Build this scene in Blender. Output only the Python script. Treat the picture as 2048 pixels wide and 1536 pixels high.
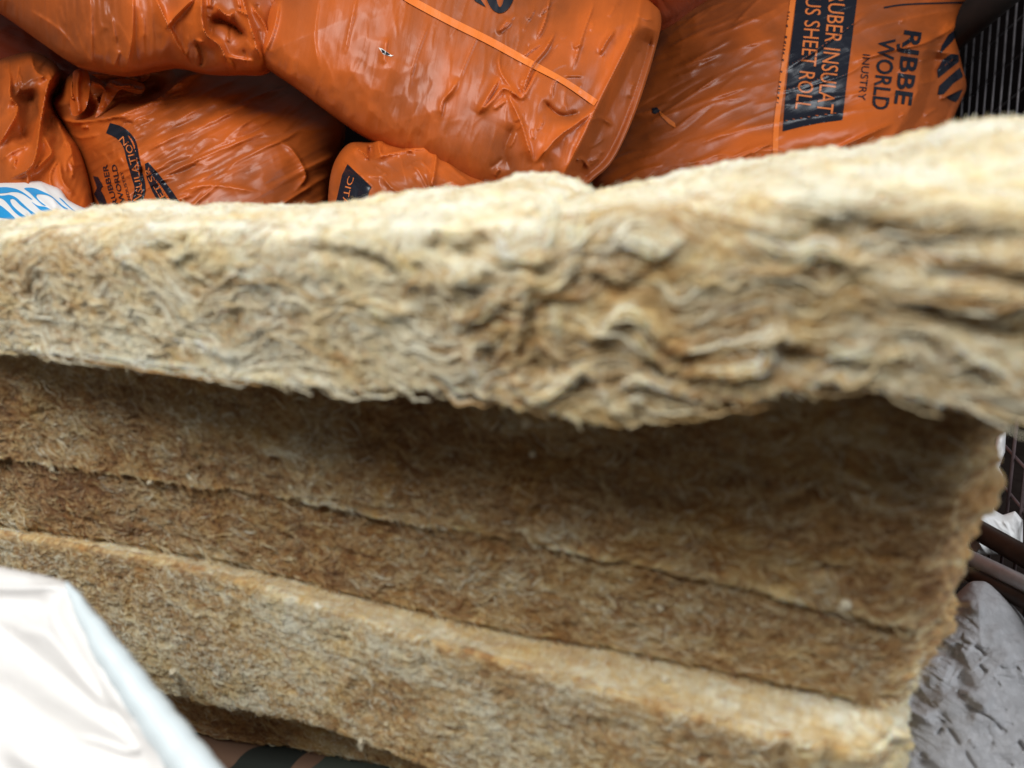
import bpy, bmesh, math, random
import numpy as np

random.seed(7)
RNG = np.random.default_rng(11)
scene = bpy.context.scene
for o in list(bpy.data.objects):
    bpy.data.objects.remove(o)

# ------------------------------------------------------------------ camera
FPX = 1547.0                      # focal length in photograph pixels (2048 wide)
PITCH = math.radians(20.0)
CAM = np.array([0.0, 0.0, 0.575])
cd = bpy.data.cameras.new("camera")
cam = bpy.data.objects.new("camera", cd)
scene.collection.objects.link(cam)
cam.location = CAM.tolist()
cam.rotation_euler = (math.pi / 2 - PITCH, 0, 0)
cd.sensor_width = 36.0
cd.lens = 36.0 * FPX / 2048.0
cd.clip_start = 0.02
cd.clip_end = 50
cd.dof.use_dof = True
cd.dof.focus_distance = 0.93
cd.dof.aperture_fstop = 4.0
scene.camera = cam

# ------------------------------------------------------------------ light
world = bpy.data.worlds.new("World")
scene.world = world
world.use_nodes = True
bg = world.node_tree.nodes["Background"]
bg.inputs[0].default_value = (1.0, 0.95, 0.90, 1)
bg.inputs[1].default_value = 0.12


def area_light(name, loc, target, sx, sy, power, col):
    ld = bpy.data.lights.new(name, 'AREA')
    ld.shape = 'RECTANGLE'
    ld.size, ld.size_y = sx, sy
    ld.energy = power
    ld.color = col
    ob = bpy.data.objects.new(name, ld)
    scene.collection.objects.link(ob)
    ob.location = loc
    from mathutils import Vector
    ob.rotation_euler = (Vector(target) - Vector(loc)).to_track_quat('-Z', 'Y').to_euler()
    return ob


area_light("skylight_lamp", (-0.56, -0.15, 1.72), (0.05, 0.5, 0.35), 1.0, 0.85, 31, (1.0, 0.98, 0.94))
area_light("window_lamp", (1.5, 0.05, 1.15), (0.25, 0.5, 0.2), 0.8, 0.8, 19, (0.93, 0.97, 1.0))

scene.view_settings.view_transform = 'Standard'
scene.view_settings.look = 'None'
scene.view_settings.exposure = 0.0
scene.view_settings.gamma = 1.0
scene.view_settings.use_curve_mapping = False

# ------------------------------------------------------------------ maths helpers
CP, SP = math.cos(PITCH), math.sin(PITCH)
FWD = np.array([0.0, CP, -SP])
UPV = np.array([0.0, SP, CP])
RIGHT = np.array([1.0, 0.0, 0.0])


def ray(px, py):
    a = (np.asarray(px, float) - 1024) / FPX
    b = -(np.asarray(py, float) - 768) / FPX
    return a[..., None] * RIGHT + b[..., None] * UPV + FWD


def at(px, py, depth):
    return CAM + ray(px, py) * depth


def unit(v):
    v = np.asarray(v, float)
    return v / np.linalg.norm(v)


_tab = np.random.default_rng(3).random((8, 256, 256))


def vnoise(x, y, seed=0):
    x = np.asarray(x, float) + 1000.37 + seed * 17.13
    y = np.asarray(y, float) + 1000.71 + seed * 9.71
    xi = np.floor(x).astype(int); yi = np.floor(y).astype(int)
    fx = x - xi; fy = y - yi
    fx = fx * fx * fx * (fx * (fx * 6 - 15) + 10); fy = fy * fy * fy * (fy * (fy * 6 - 15) + 10)
    T = _tab[seed % 8]
    x0 = xi & 255; x1 = (xi + 1) & 255; y0 = yi & 255; y1 = (yi + 1) & 255
    a = T[x0, y0]; b = T[x1, y0]; c = T[x0, y1]; d = T[x1, y1]
    return (a * (1 - fx) + b * fx) * (1 - fy) + (c * (1 - fx) + d * fx) * fy * 1.0 - 0.0


def fbm(x, y, octv=4, seed=0, gain=0.5):
    s = 0.0; a = 1.0; n = 0.0
    for k in range(octv):
        s = s + a * (vnoise(x * 2 ** k, y * 2 ** k, seed + k) * 2 - 1)
        n += a; a *= gain
    return s / n


def ridged(x, y, octv=3, seed=0):
    s = 0.0; a = 1.0; n = 0.0
    for k in range(octv):
        s = s + a * (1 - np.abs(vnoise(x * 2 ** k, y * 2 ** k, seed + k) * 2 - 1) * 2).clip(0, 1)
        n += a; a *= 0.5
    return s / n


def cells(x, y, seed=0):
    """distance to the nearest scattered point: flat facets meeting in sharp straight creases"""
    x = np.asarray(x, float) + 500 + seed * 3.7; y = np.asarray(y, float) + 500
    xi = np.floor(x).astype(int); yi = np.floor(y).astype(int)
    best = np.full(x.shape, 9.0)
    T1, T2_ = _tab[seed % 8], _tab[(seed + 3) % 8]
    for i in (-1, 0, 1):
        for j in (-1, 0, 1):
            a, b = (xi + i) & 255, (yi + j) & 255
            best = np.minimum(best, np.hypot(x - (xi + i + T1[a, b]), y - (yi + j + T2_[a, b])))
    return best


def seg_dist(X, Y, poly, closed=False):
    """distance of points to polyline, and fraction of the way along it"""
    P = np.asarray(poly, float)
    if closed:
        P = np.vstack([P, P[:1]])
    best = np.full(X.shape, 1e9); tt = np.zeros(X.shape)
    bx = np.zeros(X.shape); by = np.zeros(X.shape); side = np.zeros(X.shape)
    L = np.hypot(*(P[1:] - P[:-1]).T); cum = np.concatenate([[0], np.cumsum(L)])
    for i in range(len(P) - 1):
        ax, ay = P[i]; dx, dy = P[i + 1] - P[i]
        t = (((X - ax) * dx + (Y - ay) * dy) / (dx * dx + dy * dy + 1e-12)).clip(0, 1)
        qx = ax + t * dx; qy = ay + t * dy
        d = np.hypot(X - qx, Y - qy)
        m = d < best
        best = np.where(m, d, best); tt = np.where(m, (cum[i] + t * L[i]) / cum[-1], tt)
        bx = np.where(m, qx, bx); by = np.where(m, qy, by)
        side = np.where(m, np.sign((X - ax) * dy - (Y - ay) * dx), side)
    return best, tt, bx, by, side


def inside(X, Y, poly):
    P = np.asarray(poly, float); n = len(P)
    r = np.zeros(X.shape, bool)
    j = n - 1
    for i in range(n):
        xi, yi = P[i]; xj, yj = P[j]
        c = ((yi > Y) != (yj > Y)) & (X < (xj - xi) * (Y - yi) / (yj - yi + 1e-12) + xi)
        r ^= c
        j = i
    return r


def spline(pts, n=8, closed=False):
    """Catmull-Rom through points"""
    P = np.asarray(pts, float)
    if closed:
        Q = np.vstack([P[-1:], P, P[:2]])
    else:
        Q = np.vstack([2 * P[:1] - P[1:2], P, 2 * P[-1:] - P[-2:-1]])
    out = []
    for i in range(1, len(Q) - 2):
        for k in range(n):
            t = k / n
            p0, p1, p2, p3 = Q[i - 1], Q[i], Q[i + 1], Q[i + 2]
            out.append(0.5 * (2 * p1 + (p2 - p0) * t + (2 * p0 - 5 * p1 + 4 * p2 - p3) * t * t + (3 * p1 - p0 - 3 * p2 + p3) * t ** 3))
    if not closed:
        out.append(P[-1])
    return np.array(out)


# ------------------------------------------------------------------ object helpers
def link(ob, parent=None, label=None, cat=None, group=None, kind=None):
    if ob.name not in scene.collection.objects:
        scene.collection.objects.link(ob)
    if parent is not None:
        ob.parent = parent
        ob.matrix_parent_inverse = parent.matrix_world.inverted()
    if label: ob["label"] = label
    if cat: ob["category"] = cat
    if group: ob["group"] = group
    if kind: ob["kind"] = kind
    return ob


def empty(name, loc, label, cat, group=None):
    ob = bpy.data.objects.new(name, None)
    ob.location = [float(v) for v in loc]
    ob.empty_display_size = 0.05
    link(ob, None, label, cat, group)
    bpy.context.view_layer.update()
    return ob


def mesh_obj(name, verts, faces, mat, parent=None, smooth=True, attrs=None, **kw):
    me = bpy.data.meshes.new(name)
    verts = np.asarray(verts, np.float32)
    if isinstance(faces, np.ndarray):
        nf, k = faces.shape
        me.vertices.add(len(verts)); me.vertices.foreach_set("co", verts.ravel())
        me.loops.add(nf * k); me.loops.foreach_set("vertex_index", faces.astype(np.int32).ravel())
        me.polygons.add(nf)
        me.polygons.foreach_set("loop_start", np.arange(0, nf * k, k, dtype=np.int32))
        me.polygons.foreach_set("loop_total", np.full(nf, k, np.int32))
        me.update(calc_edges=True); me.validate()
    else:
        me.from_pydata([tuple(map(float, v)) for v in verts], [], faces); me.update()
    if smooth:
        me.polygons.foreach_set("use_smooth", np.ones(len(me.polygons), bool))
    for an, av in (attrs or {}).items():
        av = np.asarray(av, np.float32)
        if av.ndim == 1:
            at_ = me.attributes.new(an, 'FLOAT', 'POINT'); at_.data.foreach_set("value", av)
        else:
            at_ = me.attributes.new(an, 'FLOAT_VECTOR', 'POINT'); at_.data.foreach_set("vector", av.ravel())
    me.materials.append(mat)
    ob = bpy.data.objects.new(name, me)
    link(ob, parent, **kw)
    return ob


def tube(path, rad, sides=8):
    P = np.asarray(path, float); n = len(P)
    rad = np.broadcast_to(np.asarray(rad, float), (n,))
    V = []; 
    T = np.gradient(P, axis=0) if n > 2 else np.repeat((P[1:] - P[:1]), 2, 0)
    ref = np.array([0.31, 0.17, 0.93])
    for i in range(n):
        t = unit(T[i]); a = unit(np.cross(t, ref)); b = np.cross(t, a)
        for k in range(sides):
            w = 2 * math.pi * k / sides
            V.append(P[i] + rad[i] * (math.cos(w) * a + math.sin(w) * b))
    Fc = []
    for i in range(n - 1):
        for k in range(sides):
            k2 = (k + 1) % sides
            Fc.append((i * sides + k, i * sides + k2, (i + 1) * sides + k2, (i + 1) * sides + k))
    Fc.append(tuple(range(sides))[::-1]); Fc.append(tuple((n - 1) * sides + k for k in range(sides)))
    return np.array(V), Fc


# ------------------------------------------------------------------ materials
def new_mat(name):
    m = bpy.data.materials.new(name); m.use_nodes = True
    nt = m.node_tree
    b = nt.nodes["Principled BSDF"]
    return m, nt, b


def N(nt, typ, **kw):
    n = nt.nodes.new(typ)
    for k, v in kw.items():
        setattr(n, k, v)
    return n


def ramp(nt, fac, stops):
    r = N(nt, "ShaderNodeValToRGB")
    while len(r.color_ramp.elements) < len(stops):
        r.color_ramp.elements.new(0.5)
    for e, (p, c) in zip(r.color_ramp.elements, stops):
        e.position = p; e.color = (*c, 1)
    nt.links.new(fac, r.inputs[0])
    return r.outputs[0]


def noise(nt, scale, detail=4, rough=0.55, vec=None, dist=0.0):
    n = N(nt, "ShaderNodeTexNoise")
    n.inputs["Scale"].default_value = scale; n.inputs["Detail"].default_value = detail
    n.inputs["Roughness"].default_value = rough; n.inputs["Distortion"].default_value = dist
    if vec is not None: nt.links.new(vec, n.inputs["Vector"])
    return n.outputs["Fac"]


def wool_mat(name, dark, mid, light, pale, soft=0.0):
    m, nt, b = new_mat(name)
    tone = N(nt, "ShaderNodeAttribute", attribute_name="tone").outputs["Fac"]
    geo = N(nt, "ShaderNodeTexCoord").outputs["Object"]
    n1 = noise(nt, 420, 5, 0.7, geo, 0.6)
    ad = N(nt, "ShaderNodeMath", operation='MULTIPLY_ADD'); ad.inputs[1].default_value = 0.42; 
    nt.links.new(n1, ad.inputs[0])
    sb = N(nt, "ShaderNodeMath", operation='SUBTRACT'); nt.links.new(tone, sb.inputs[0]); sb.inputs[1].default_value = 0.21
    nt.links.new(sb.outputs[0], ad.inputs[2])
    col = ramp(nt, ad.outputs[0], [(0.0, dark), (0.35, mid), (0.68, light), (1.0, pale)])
    hue = ramp(nt, noise(nt, 26, 4, 0.6, geo, 0.8), [(0.36, (1.0, 0.91, 0.72)), (0.52, (1.0, 1.0, 1.0)), (0.66, (0.97, 1.0, 1.07))])
    mx = N(nt, "ShaderNodeMix", data_type='RGBA', blend_type='MULTIPLY'); mx.inputs[0].default_value = 1.0
    nt.links.new(col, mx.inputs[6]); nt.links.new(hue, mx.inputs[7])
    nt.links.new(mx.outputs[2], b.inputs["Base Color"])
    b.inputs["Roughness"].default_value = 0.95
    b.inputs["Specular IOR Level"].default_value = 0.12
    if soft:
        b.inputs["Subsurface Weight"].default_value = soft
        b.inputs["Subsurface Radius"].default_value = (1.0, 0.72, 0.42)
        b.inputs["Subsurface Scale"].default_value = 0.004
    b.inputs["Sheen Weight"].default_value = 0.2
    b.inputs["Sheen Roughness"].default_value = 0.6
    bp = N(nt, "ShaderNodeBump"); bp.inputs["Strength"].default_value = 0.5; bp.inputs["Distance"].default_value = 0.0015
    nt.links.new(noise(nt, 900, 4, 0.7, geo, 1.0), bp.inputs["Height"])
    nt.links.new(bp.outputs[0], b.inputs["Normal"])
    return m


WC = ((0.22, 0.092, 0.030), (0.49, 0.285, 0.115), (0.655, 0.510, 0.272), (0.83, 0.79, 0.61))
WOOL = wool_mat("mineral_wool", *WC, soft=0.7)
FIBRE = wool_mat("mineral_wool_fibre", *WC)
CRUMB, _nt, _b = new_mat("wool_crumb")
_b.inputs["Base Color"].default_value = (0.72, 0.66, 0.50, 1); _b.inputs["Roughness"].default_value = 0.95
_b.inputs["Specular IOR Level"].default_value = 0.1


def film_mat(name, c1, c2, rough=0.27, bump=0.5, stretch=(9, 60, 9), transl=0.0, facet=0.06):
    m, nt, b = new_mat(name)
    tc = N(nt, "ShaderNodeTexCoord").outputs["Object"]
    cr = N(nt, "ShaderNodeAttribute", attribute_name="crease").outputs["Vector"]
    mp = N(nt, "ShaderNodeMapping"); nt.links.new(cr, mp.inputs[0]); mp.inputs["Scale"].default_value = (0.9, 16, 1)
    mp2 = N(nt, "ShaderNodeMapping"); nt.links.new(cr, mp2.inputs[0]); mp2.inputs["Scale"].default_value = (3.2, 6.5, 1)
    big = noise(nt, 5.0, 4, 0.6, tc, 0.8)
    lo = N(nt, "ShaderNodeAttribute", attribute_name="loose").outputs["Fac"]
    ma = N(nt, "ShaderNodeMath", operation='MULTIPLY_ADD'); nt.links.new(lo, ma.inputs[0]); ma.inputs[1].default_value = 0.5; nt.links.new(big, ma.inputs[2])
    col = ramp(nt, ma.outputs[0], [(0.34, c1), (0.80, c2)])
    nt.links.new(col, b.inputs["Base Color"])
    rr = N(nt, "ShaderNodeMapRange"); nt.links.new(noise(nt, 14, 3, 0.6, tc), rr.inputs[0])
    rr.inputs["To Min"].default_value = rough - 0.07; rr.inputs["To Max"].default_value = rough + 0.12
    nt.links.new(rr.outputs[0], b.inputs["Roughness"])
    b.inputs["Specular IOR Level"].default_value = 0.38
    b1 = N(nt, "ShaderNodeBump"); b1.inputs["Strength"].default_value = bump; b1.inputs["Distance"].default_value = 0.0011
    nt.links.new(noise(nt, 1.0, 2, 0.5, mp.outputs[0], 0.7), b1.inputs["Height"])
    nrm = b1.outputs[0]
    wob = N(nt, "ShaderNodeTexNoise"); wob.inputs["Scale"].default_value = 2.0; nt.links.new(cr, wob.inputs["Vector"])
    for sc, k in (((1.5, 4.2, 1), facet), ((4.5, 11.0, 1), facet * 0.7)):     # crumpled film: flat facets, each tilted its own way
        m3 = N(nt, "ShaderNodeMapping"); m3.inputs["Scale"].default_value = sc
        av = N(nt, "ShaderNodeVectorMath", operation='MULTIPLY_ADD'); nt.links.new(wob.outputs["Color"], av.inputs[0])
        av.inputs[1].default_value = (0.25, 0.12, 0); nt.links.new(cr, av.inputs[2])
        nt.links.new(av.outputs[0], m3.inputs[0])
        vr = N(nt, "ShaderNodeTexVoronoi"); vr.inputs["Scale"].default_value = 1.0; nt.links.new(m3.outputs[0], vr.inputs["Vector"])
        c0 = N(nt, "ShaderNodeVectorMath", operation='SUBTRACT'); nt.links.new(vr.outputs["Color"], c0.inputs[0]); c0.inputs[1].default_value = (0.5, 0.5, 0.5)
        c1_ = N(nt, "ShaderNodeVectorMath", operation='MULTIPLY_ADD'); nt.links.new(c0.outputs[0], c1_.inputs[0]); c1_.inputs[1].default_value = (k, k, k)
        nt.links.new(nrm, c1_.inputs[2])
        c2_ = N(nt, "ShaderNodeVectorMath", operation='NORMALIZE'); nt.links.new(c1_.outputs[0], c2_.inputs[0])
        nrm = c2_.outputs[0]
    nt.links.new(nrm, b.inputs["Normal"])
    if transl > 0:
        tr = N(nt, "ShaderNodeBsdfTranslucent"); nt.links.new(col, tr.inputs[0])
        mx = N(nt, "ShaderNodeMixShader"); mx.inputs[0].default_value = transl
        nt.links.new(b.outputs[0], mx.inputs[1]); nt.links.new(tr.outputs[0], mx.inputs[2])
        nt.links.new(mx.outputs[0], nt.nodes["Material Output"].inputs[0])
    return m


ORANGE = film_mat("orange_film", (0.235, 0.058, 0.014), (0.55, 0.116, 0.017), 0.36, 0.15)
ORANGE_SHADED = film_mat("shaded_orange_film", (0.22, 0.03, 0.008), (0.30, 0.045, 0.010), 0.4)  # same orange film with shade painted in, for the two rear bags
ORANGE_THIN = film_mat("orange_film_single", (0.62, 0.12, 0.02), (0.74, 0.19, 0.03), 0.24, 0.5, (9, 40, 9), 0.35)
ORANGE_SEAM = film_mat("orange_seam", (0.72, 0.17, 0.03), (0.80, 0.22, 0.04), 0.35, 0.3)
WHITE_FILM = film_mat("white_film", (0.80, 0.80, 0.80), (0.86, 0.86, 0.87), 0.30, 0.25)
WHITE_SHEET = film_mat("white_sheet_film", (0.84, 0.83, 0.82), (0.88, 0.87, 0.87), 0.25, 0.12, (4, 8, 4), 0.0, 0.05)
HEM_FILM = film_mat("pale_blue_hem_film", (0.70, 0.80, 0.85), (0.78, 0.86, 0.90), 0.3, 0.12, (4, 8, 4), 0.0, 0.04)
BLACK_INK = film_mat("black_ink", (0.010, 0.012, 0.020), (0.016, 0.018, 0.028), 0.26, 0.4)
BLUE_INK = film_mat("blue_ink", (0.02, 0.30, 0.68), (0.04, 0.38, 0.78), 0.32, 0.2)
ORANGE_INK = film_mat("orange_lettering", (0.62, 0.17, 0.045), (0.70, 0.21, 0.06), 0.3, 0.3)


def metal_mat(name, col, metallic, rough, col2=None):
    m, nt, b = new_mat(name)
    tc = N(nt, "ShaderNodeTexCoord").outputs["Object"]
    c = ramp(nt, noise(nt, 60, 4, 0.6, tc), [(0.35, col), (0.7, col2 or col)])
    nt.links.new(c, b.inputs["Base Color"])
    b.inputs["Metallic"].default_value = metallic; b.inputs["Roughness"].default_value = rough
    b.inputs["Specular IOR Level"].default_value = 0.5 if rough < 0.8 else 0.05
    return m


WIRE = metal_mat("dull_steel_wire", (0.075, 0.07, 0.078), 0.4, 0.45, (0.15, 0.135, 0.145))
WIRE_BROWN = metal_mat("brown_wire", (0.10, 0.07, 0.075), 0.3, 0.45, (0.16, 0.12, 0.125))
BROWN_STEEL = metal_mat("brown_painted_steel", (0.030, 0.019, 0.014), 0.0, 0.6, (0.055, 0.034, 0.024))
GREY_TUBE = metal_mat("grey_steel_tube", (0.60, 0.60, 0.63), 0.05, 0.35, (0.46, 0.46, 0.49))
RUBBER = metal_mat("black_rubber", (0.010, 0.009, 0.009), 0.0, 0.75, (0.016, 0.013, 0.012))
WALLM = metal_mat("dark_wall", (0.004, 0.0026, 0.0026), 0.0, 1.0, (0.006, 0.004, 0.004))
FLOORM = metal_mat("dusty_floor", (0.014, 0.010, 0.009), 0.0, 1.0, (0.022, 0.017, 0.015))

GREY_SACK, nt, b = new_mat("grey_dusty_cloth")
tc = N(nt, "ShaderNodeTexCoord").outputs["Object"]
c = ramp(nt, noise(nt, 45, 6, 0.65, tc), [(0.3, (0.50, 0.50, 0.52)), (0.7, (0.66, 0.655, 0.68))])
nt.links.new(c, b.inputs["Base Color"]); b.inputs["Roughness"].default_value = 0.9
b.inputs["Specular IOR Level"].default_value = 0.2
bp = N(nt, "ShaderNodeBump"); bp.inputs["Strength"].default_value = 0.9; bp.inputs["Distance"].default_value = 0.004
nt.links.new(noise(nt, 150, 7, 0.75, tc, 0.8), bp.inputs["Height"]); nt.links.new(bp.outputs[0], b.inputs["Normal"])

CAMO, nt, b = new_mat("camouflage_cloth")
tc = N(nt, "ShaderNodeTexCoord").outputs["Object"]
vo = N(nt, "ShaderNodeTexNoise"); vo.inputs["Scale"].default_value = 9; vo.inputs["Detail"].default_value = 1.5
nt.links.new(tc, vo.inputs["Vector"])
rp = N(nt, "ShaderNodeValToRGB"); rp.color_ramp.interpolation = 'CONSTANT'
for p in (0.44, 0.55): rp.color_ramp.elements.new(p)
for e, (p, cc) in zip(rp.color_ramp.elements, [(0.0, (0.06, 0.075, 0.062)), (0.44, (0.20, 0.115, 0.075)), (0.52, (0.022, 0.028, 0.024)), (0.60, (0.17, 0.13, 0.12))]):
    e.position = p; e.color = (*cc, 1)
nt.links.new(vo.outputs["Fac"], rp.inputs[0]); nt.links.new(rp.outputs[0], b.inputs["Base Color"])
b.inputs["Roughness"].default_value = 0.9


# ------------------------------------------------------------------ setting
def plane(name, pts, mat):
    return mesh_obj(name, pts, [tuple(range(len(pts)))], mat, smooth=False, kind="structure")


plane("floor", [(-2.5, -0.6, 0), (2.5, -0.6, 0), (2.5, 2.3, 0), (-2.5, 2.3, 0)], FLOORM)
plane("wall", [(-2.5, 2.0, 0), (2.5, 2.0, 0), (2.5, 2.0, 1.6), (-2.5, 2.0, 1.6)], WALLM)

# ------------------------------------------------------------------ insulation slabs
P0 = np.array([-0.397, 0.564]); P1 = np.array([0.130, 0.390])
T2 = unit(P1 - P0); N2 = np.array([T2[1], -T2[0]])      # along the face, out of the face


def to_world(s, o, z):
    s = np.asarray(s, float); o = np.asarray(o, float)
    xy = P0 + s[..., None] * T2 + o[..., None] * N2
    return np.concatenate([xy, np.asarray(z, float)[..., None]], -1)


def hit_face(px, py, o):
    r = ray(px, py)
    k = (o + P0 @ N2) / (r[..., :2] @ N2)
    w = CAM + r * k[..., None]
    return (w[..., :2] - P0) @ T2, w[..., 2]


def hit_level(px, py, z):
    r = ray(px, py)
    k = (z - CAM[2]) / r[..., 2]
    w = CAM + r * k[..., None]
    return (w[..., :2] - P0) @ T2, (w[..., :2] - P0) @ N2


def trace(pts, o):
    p = np.asarray(pts, float)
    if callable(o):
        s, _ = hit_face(p[:, 0], p[:, 1], np.full(len(p), 0.05))
        for _ in range(4):
            s, _z = hit_face(p[:, 0], p[:, 1], o(s))
        o = o(s)
    s, z = hit_face(p[:, 0], p[:, 1], np.broadcast_to(np.asarray(o, float), (len(p),)))
    i = np.argsort(s)
    return lambda q, s=s[i], z=z[i]: np.interp(q, s, z)


A_OF = lambda s: np.interp(s, [-0.2, 0.0, 0.2, 0.4, 0.6, 0.8], [0.028, 0.034, 0.055, 0.080, 0.086, 0.086])
A_bot = trace([(-300, 670), (0, 695), (150, 715), (250, 735), (400, 750), (500, 765), (600, 777), (700, 790), (800, 792), (900, 782), (950, 800), (1000, 826), (1100, 842), (1200, 850), (1300, 842), (1400, 826), (1480, 807), (1550, 806), (1600, 792), (1700, 786), (1800, 795), (1900, 815), (2048, 852), (2300, 900)], A_OF)
A_top = trace([(-300, 470), (0, 468), (150, 462), (300, 452), (450, 452), (560, 470), (700, 452), (830, 450), (900, 462), (980, 450), (1050, 455), (1150, 440), (1250, 420), (1400, 405), (1600, 385), (1800, 390), (1930, 400), (2048, 415), (2300, 420)], A_OF)
A_crest = trace([(-300, 455), (0, 445), (130, 434), (190, 416), (240, 423), (300, 408), (350, 420), (600, 412), (800, 394), (1000, 374), (1020, 362), (1090, 358), (1130, 367), (1180, 387), (1250, 376), (1400, 346), (1500, 324), (1600, 314), (1700, 302), (1800, 280), (1900, 250), (2048, 232), (2300, 215)], -0.075)
B_bot = trace([(-300, 880), (0, 915), (200, 940), (400, 970), (600, 1000), (800, 1040), (1000, 1072), (1200, 1112), (1400, 1155), (1600, 1200), (1800, 1250), (2000, 1300)], 0.0)
C_bot = trace([(-300, 1005), (0, 1052), (200, 1080), (420, 1120), (700, 1190), (900, 1238), (1100, 1282), (1400, 1340), (1640, 1390), (1900, 1440)], 0.0)
_dp = np.array([(-300, 1010), (0, 1064), (160, 1090), (300, 1118), (500, 1172), (700, 1236), (900, 1300), (1100, 1352), (1300, 1410), (1500, 1462), (1700, 1505)], float)
_ss, _zz = hit_face(_dp[:, 0], _dp[:, 1], np.full(len(_dp), 0.02))
_lev = C_bot(_ss) - 0.004
_ds, _do = hit_level(_dp[:, 0], _dp[:, 1], _lev)
D_OF = lambda q: np.interp(q, _ds, np.clip(_do, 0.004, 0.06))
D_top = lambda q: C_bot(q) - 0.004
_db = np.array([(-300, 1180), (0, 1260), (330, 1392), (430, 1420), (560, 1440), (700, 1475), (840, 1540), (1100, 1620), (1500, 1730), (1800, 1800)], float)
_s2, _z2 = hit_face(_db[:, 0], _db[:, 1], D_OF(np.interp(_db[:, 0], _dp[:, 0], _ds)))
D_bot = lambda q: np.interp(q, _s2, _z2)
E_bot = trace([(-300, 1380), (300, 1440), (430, 1478), (600, 1502), (780, 1536), (1200, 1650), (1700, 1800)], -0.024)

FEATS_A = [  # (pixel polyline, height mm, half-width px, tone shift): lamellae that stand proud (+) or hollows (-)
    ([(1479, 445), (1530, 458), (1590, 458), (1646, 432), (1690, 455), (1760, 490), (1820, 510)], 6, 12, .20),
    ([(1470, 466), (1530, 496), (1590, 509), (1646, 496), (1694, 518), (1762, 527)], 6, 11, .15),
    ([(1522, 535), (1590, 539), (1634, 509), (1677, 514), (1711, 544)], 5, 12, .12),
    ([(1560, 440), (1677, 458), (1758, 478), (1823, 500), (1950, 490), (2100, 490)], -18, 30, -.1),
    ([(1814, 527), (1866, 514), (1952, 518), (2100, 527)], 8, 22, .14),
    ([(1844, 557), (1952, 548), (2100, 580)], -9, 14, -.06),
    ([(1763, 578), (1823, 578), (1952, 587), (2100, 618)], 7, 16, .15),
    ([(1844, 604), (1909, 651), (1995, 668), (2100, 700)], -10, 18, -.05),
    ([(1844, 655), (1887, 681), (1952, 724), (2012, 763), (2040, 820)], 7, 14, .12),
    ([(1350, 741), (1436, 746), (1513, 741), (1539, 711), (1535, 681), (1556, 668), (1608, 681)], 9, 11, .18),
    ([(1560, 700), (1600, 722), (1700, 735)], -9, 16, -.05),
    ([(1600, 742), (1700, 716), (1830, 708)], 5, 14, .08),
    ([(843, 484), (915, 512), (965, 484)], -22, 26, -.15),
    ([(905, 572), (925, 548), (940, 545)], 12, 16, .45),
    ([(930, 575), (950, 552), (975, 530)], 10, 14, -.02),
    ([(1011, 366), (1013, 410), (1015, 470)], -11, 9, -.2),
    ([(986, 484), (1004, 510), (1030, 516), (1094, 520)], 11, 14, .30),
    ([(1050, 560), (1090, 570), (1130, 572)], 9, 14, .3),
    ([(900, 640), (960, 625), (1000, 600), (1010, 570)], 7, 12, .05),
    ([(1169, 667), (1212, 659), (1244, 627), (1273, 627), (1301, 652), (1344, 688), (1400, 695)], 10, 12, .22),
    ([(1273, 663), (1301, 702), (1344, 742)], 10, 10, .05),
    ([(1290, 720), (1330, 755)], -12, 14, -.15),
    ([(943, 692), (947, 724), (965, 760), (976, 800)], 10, 12, .18),
    ([(965, 690), (985, 735), (1005, 775)], -10, 14, -.12),
    ([(1029, 745), (1044, 778), (1076, 795), (1130, 770), (1165, 735), (1194, 756), (1230, 806), (1273, 831)], 11, 11, .20),
    ([(1090, 700), (1080, 730), (1120, 745)], -10, 16, -.12),
    ([(1240, 778), (1273, 760), (1326, 770), (1400, 795)], 8, 11, .12),
    ([(1255, 800), (1275, 795), (1290, 805)], 9, 8, .25),
    ([(1060, 610), (1062, 650), (1075, 690)], -12, 10, -.1),
    ([(1180, 555), (1230, 580), (1290, 560)], -9, 14, -.1),
    ([(1220, 470), (1270, 490), (1320, 500), (1370, 470)], 8, 14, .25),
    ([(700, 590), (770, 625), (830, 620)], 6, 12, .15),
    ([(620, 470), (760, 500), (830, 560), (880, 580)], 6, 12, .10),
    ([(600, 500), (740, 520), (800, 560)], -8, 12, -.1),
    ([(180, 470), (230, 440), (260, 470)], -8, 14, -.1),
    ([(255, 465), (290, 470), (315, 450)], 9, 18, .3),
    ([(225, 500), (260, 515), (290, 525)], 8, 18, .3),
    ([(330, 500), (360, 515), (375, 490), (370, 460)], 7, 10, .15),
    ([(310, 500), (350, 492), (365, 470)], -12, 10, -.15),
    ([(350, 690), (370, 672), (400, 690)], -9, 12, -.05),
    ([(420, 520), (520, 560), (560, 590)], 4, 30, .22),
    ([(300, 660), (420, 690), (480, 710)], 5, 16, .22),
    ([(1066, 400), (1085, 470), (1072, 545)], 10, 20, .30), ([(1140, 425), (1152, 480), (1132, 545)], 8, 15, .26), ([(1040, 560), (1048, 620), (1030, 690)], 7, 12, .2), ([(1110, 600), (1120, 650), (1140, 700)], 7, 11, .18),
    ([(0, 690), (200, 712), (350, 735), (500, 752), (640, 768)], 4, 10, .15),
]


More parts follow.
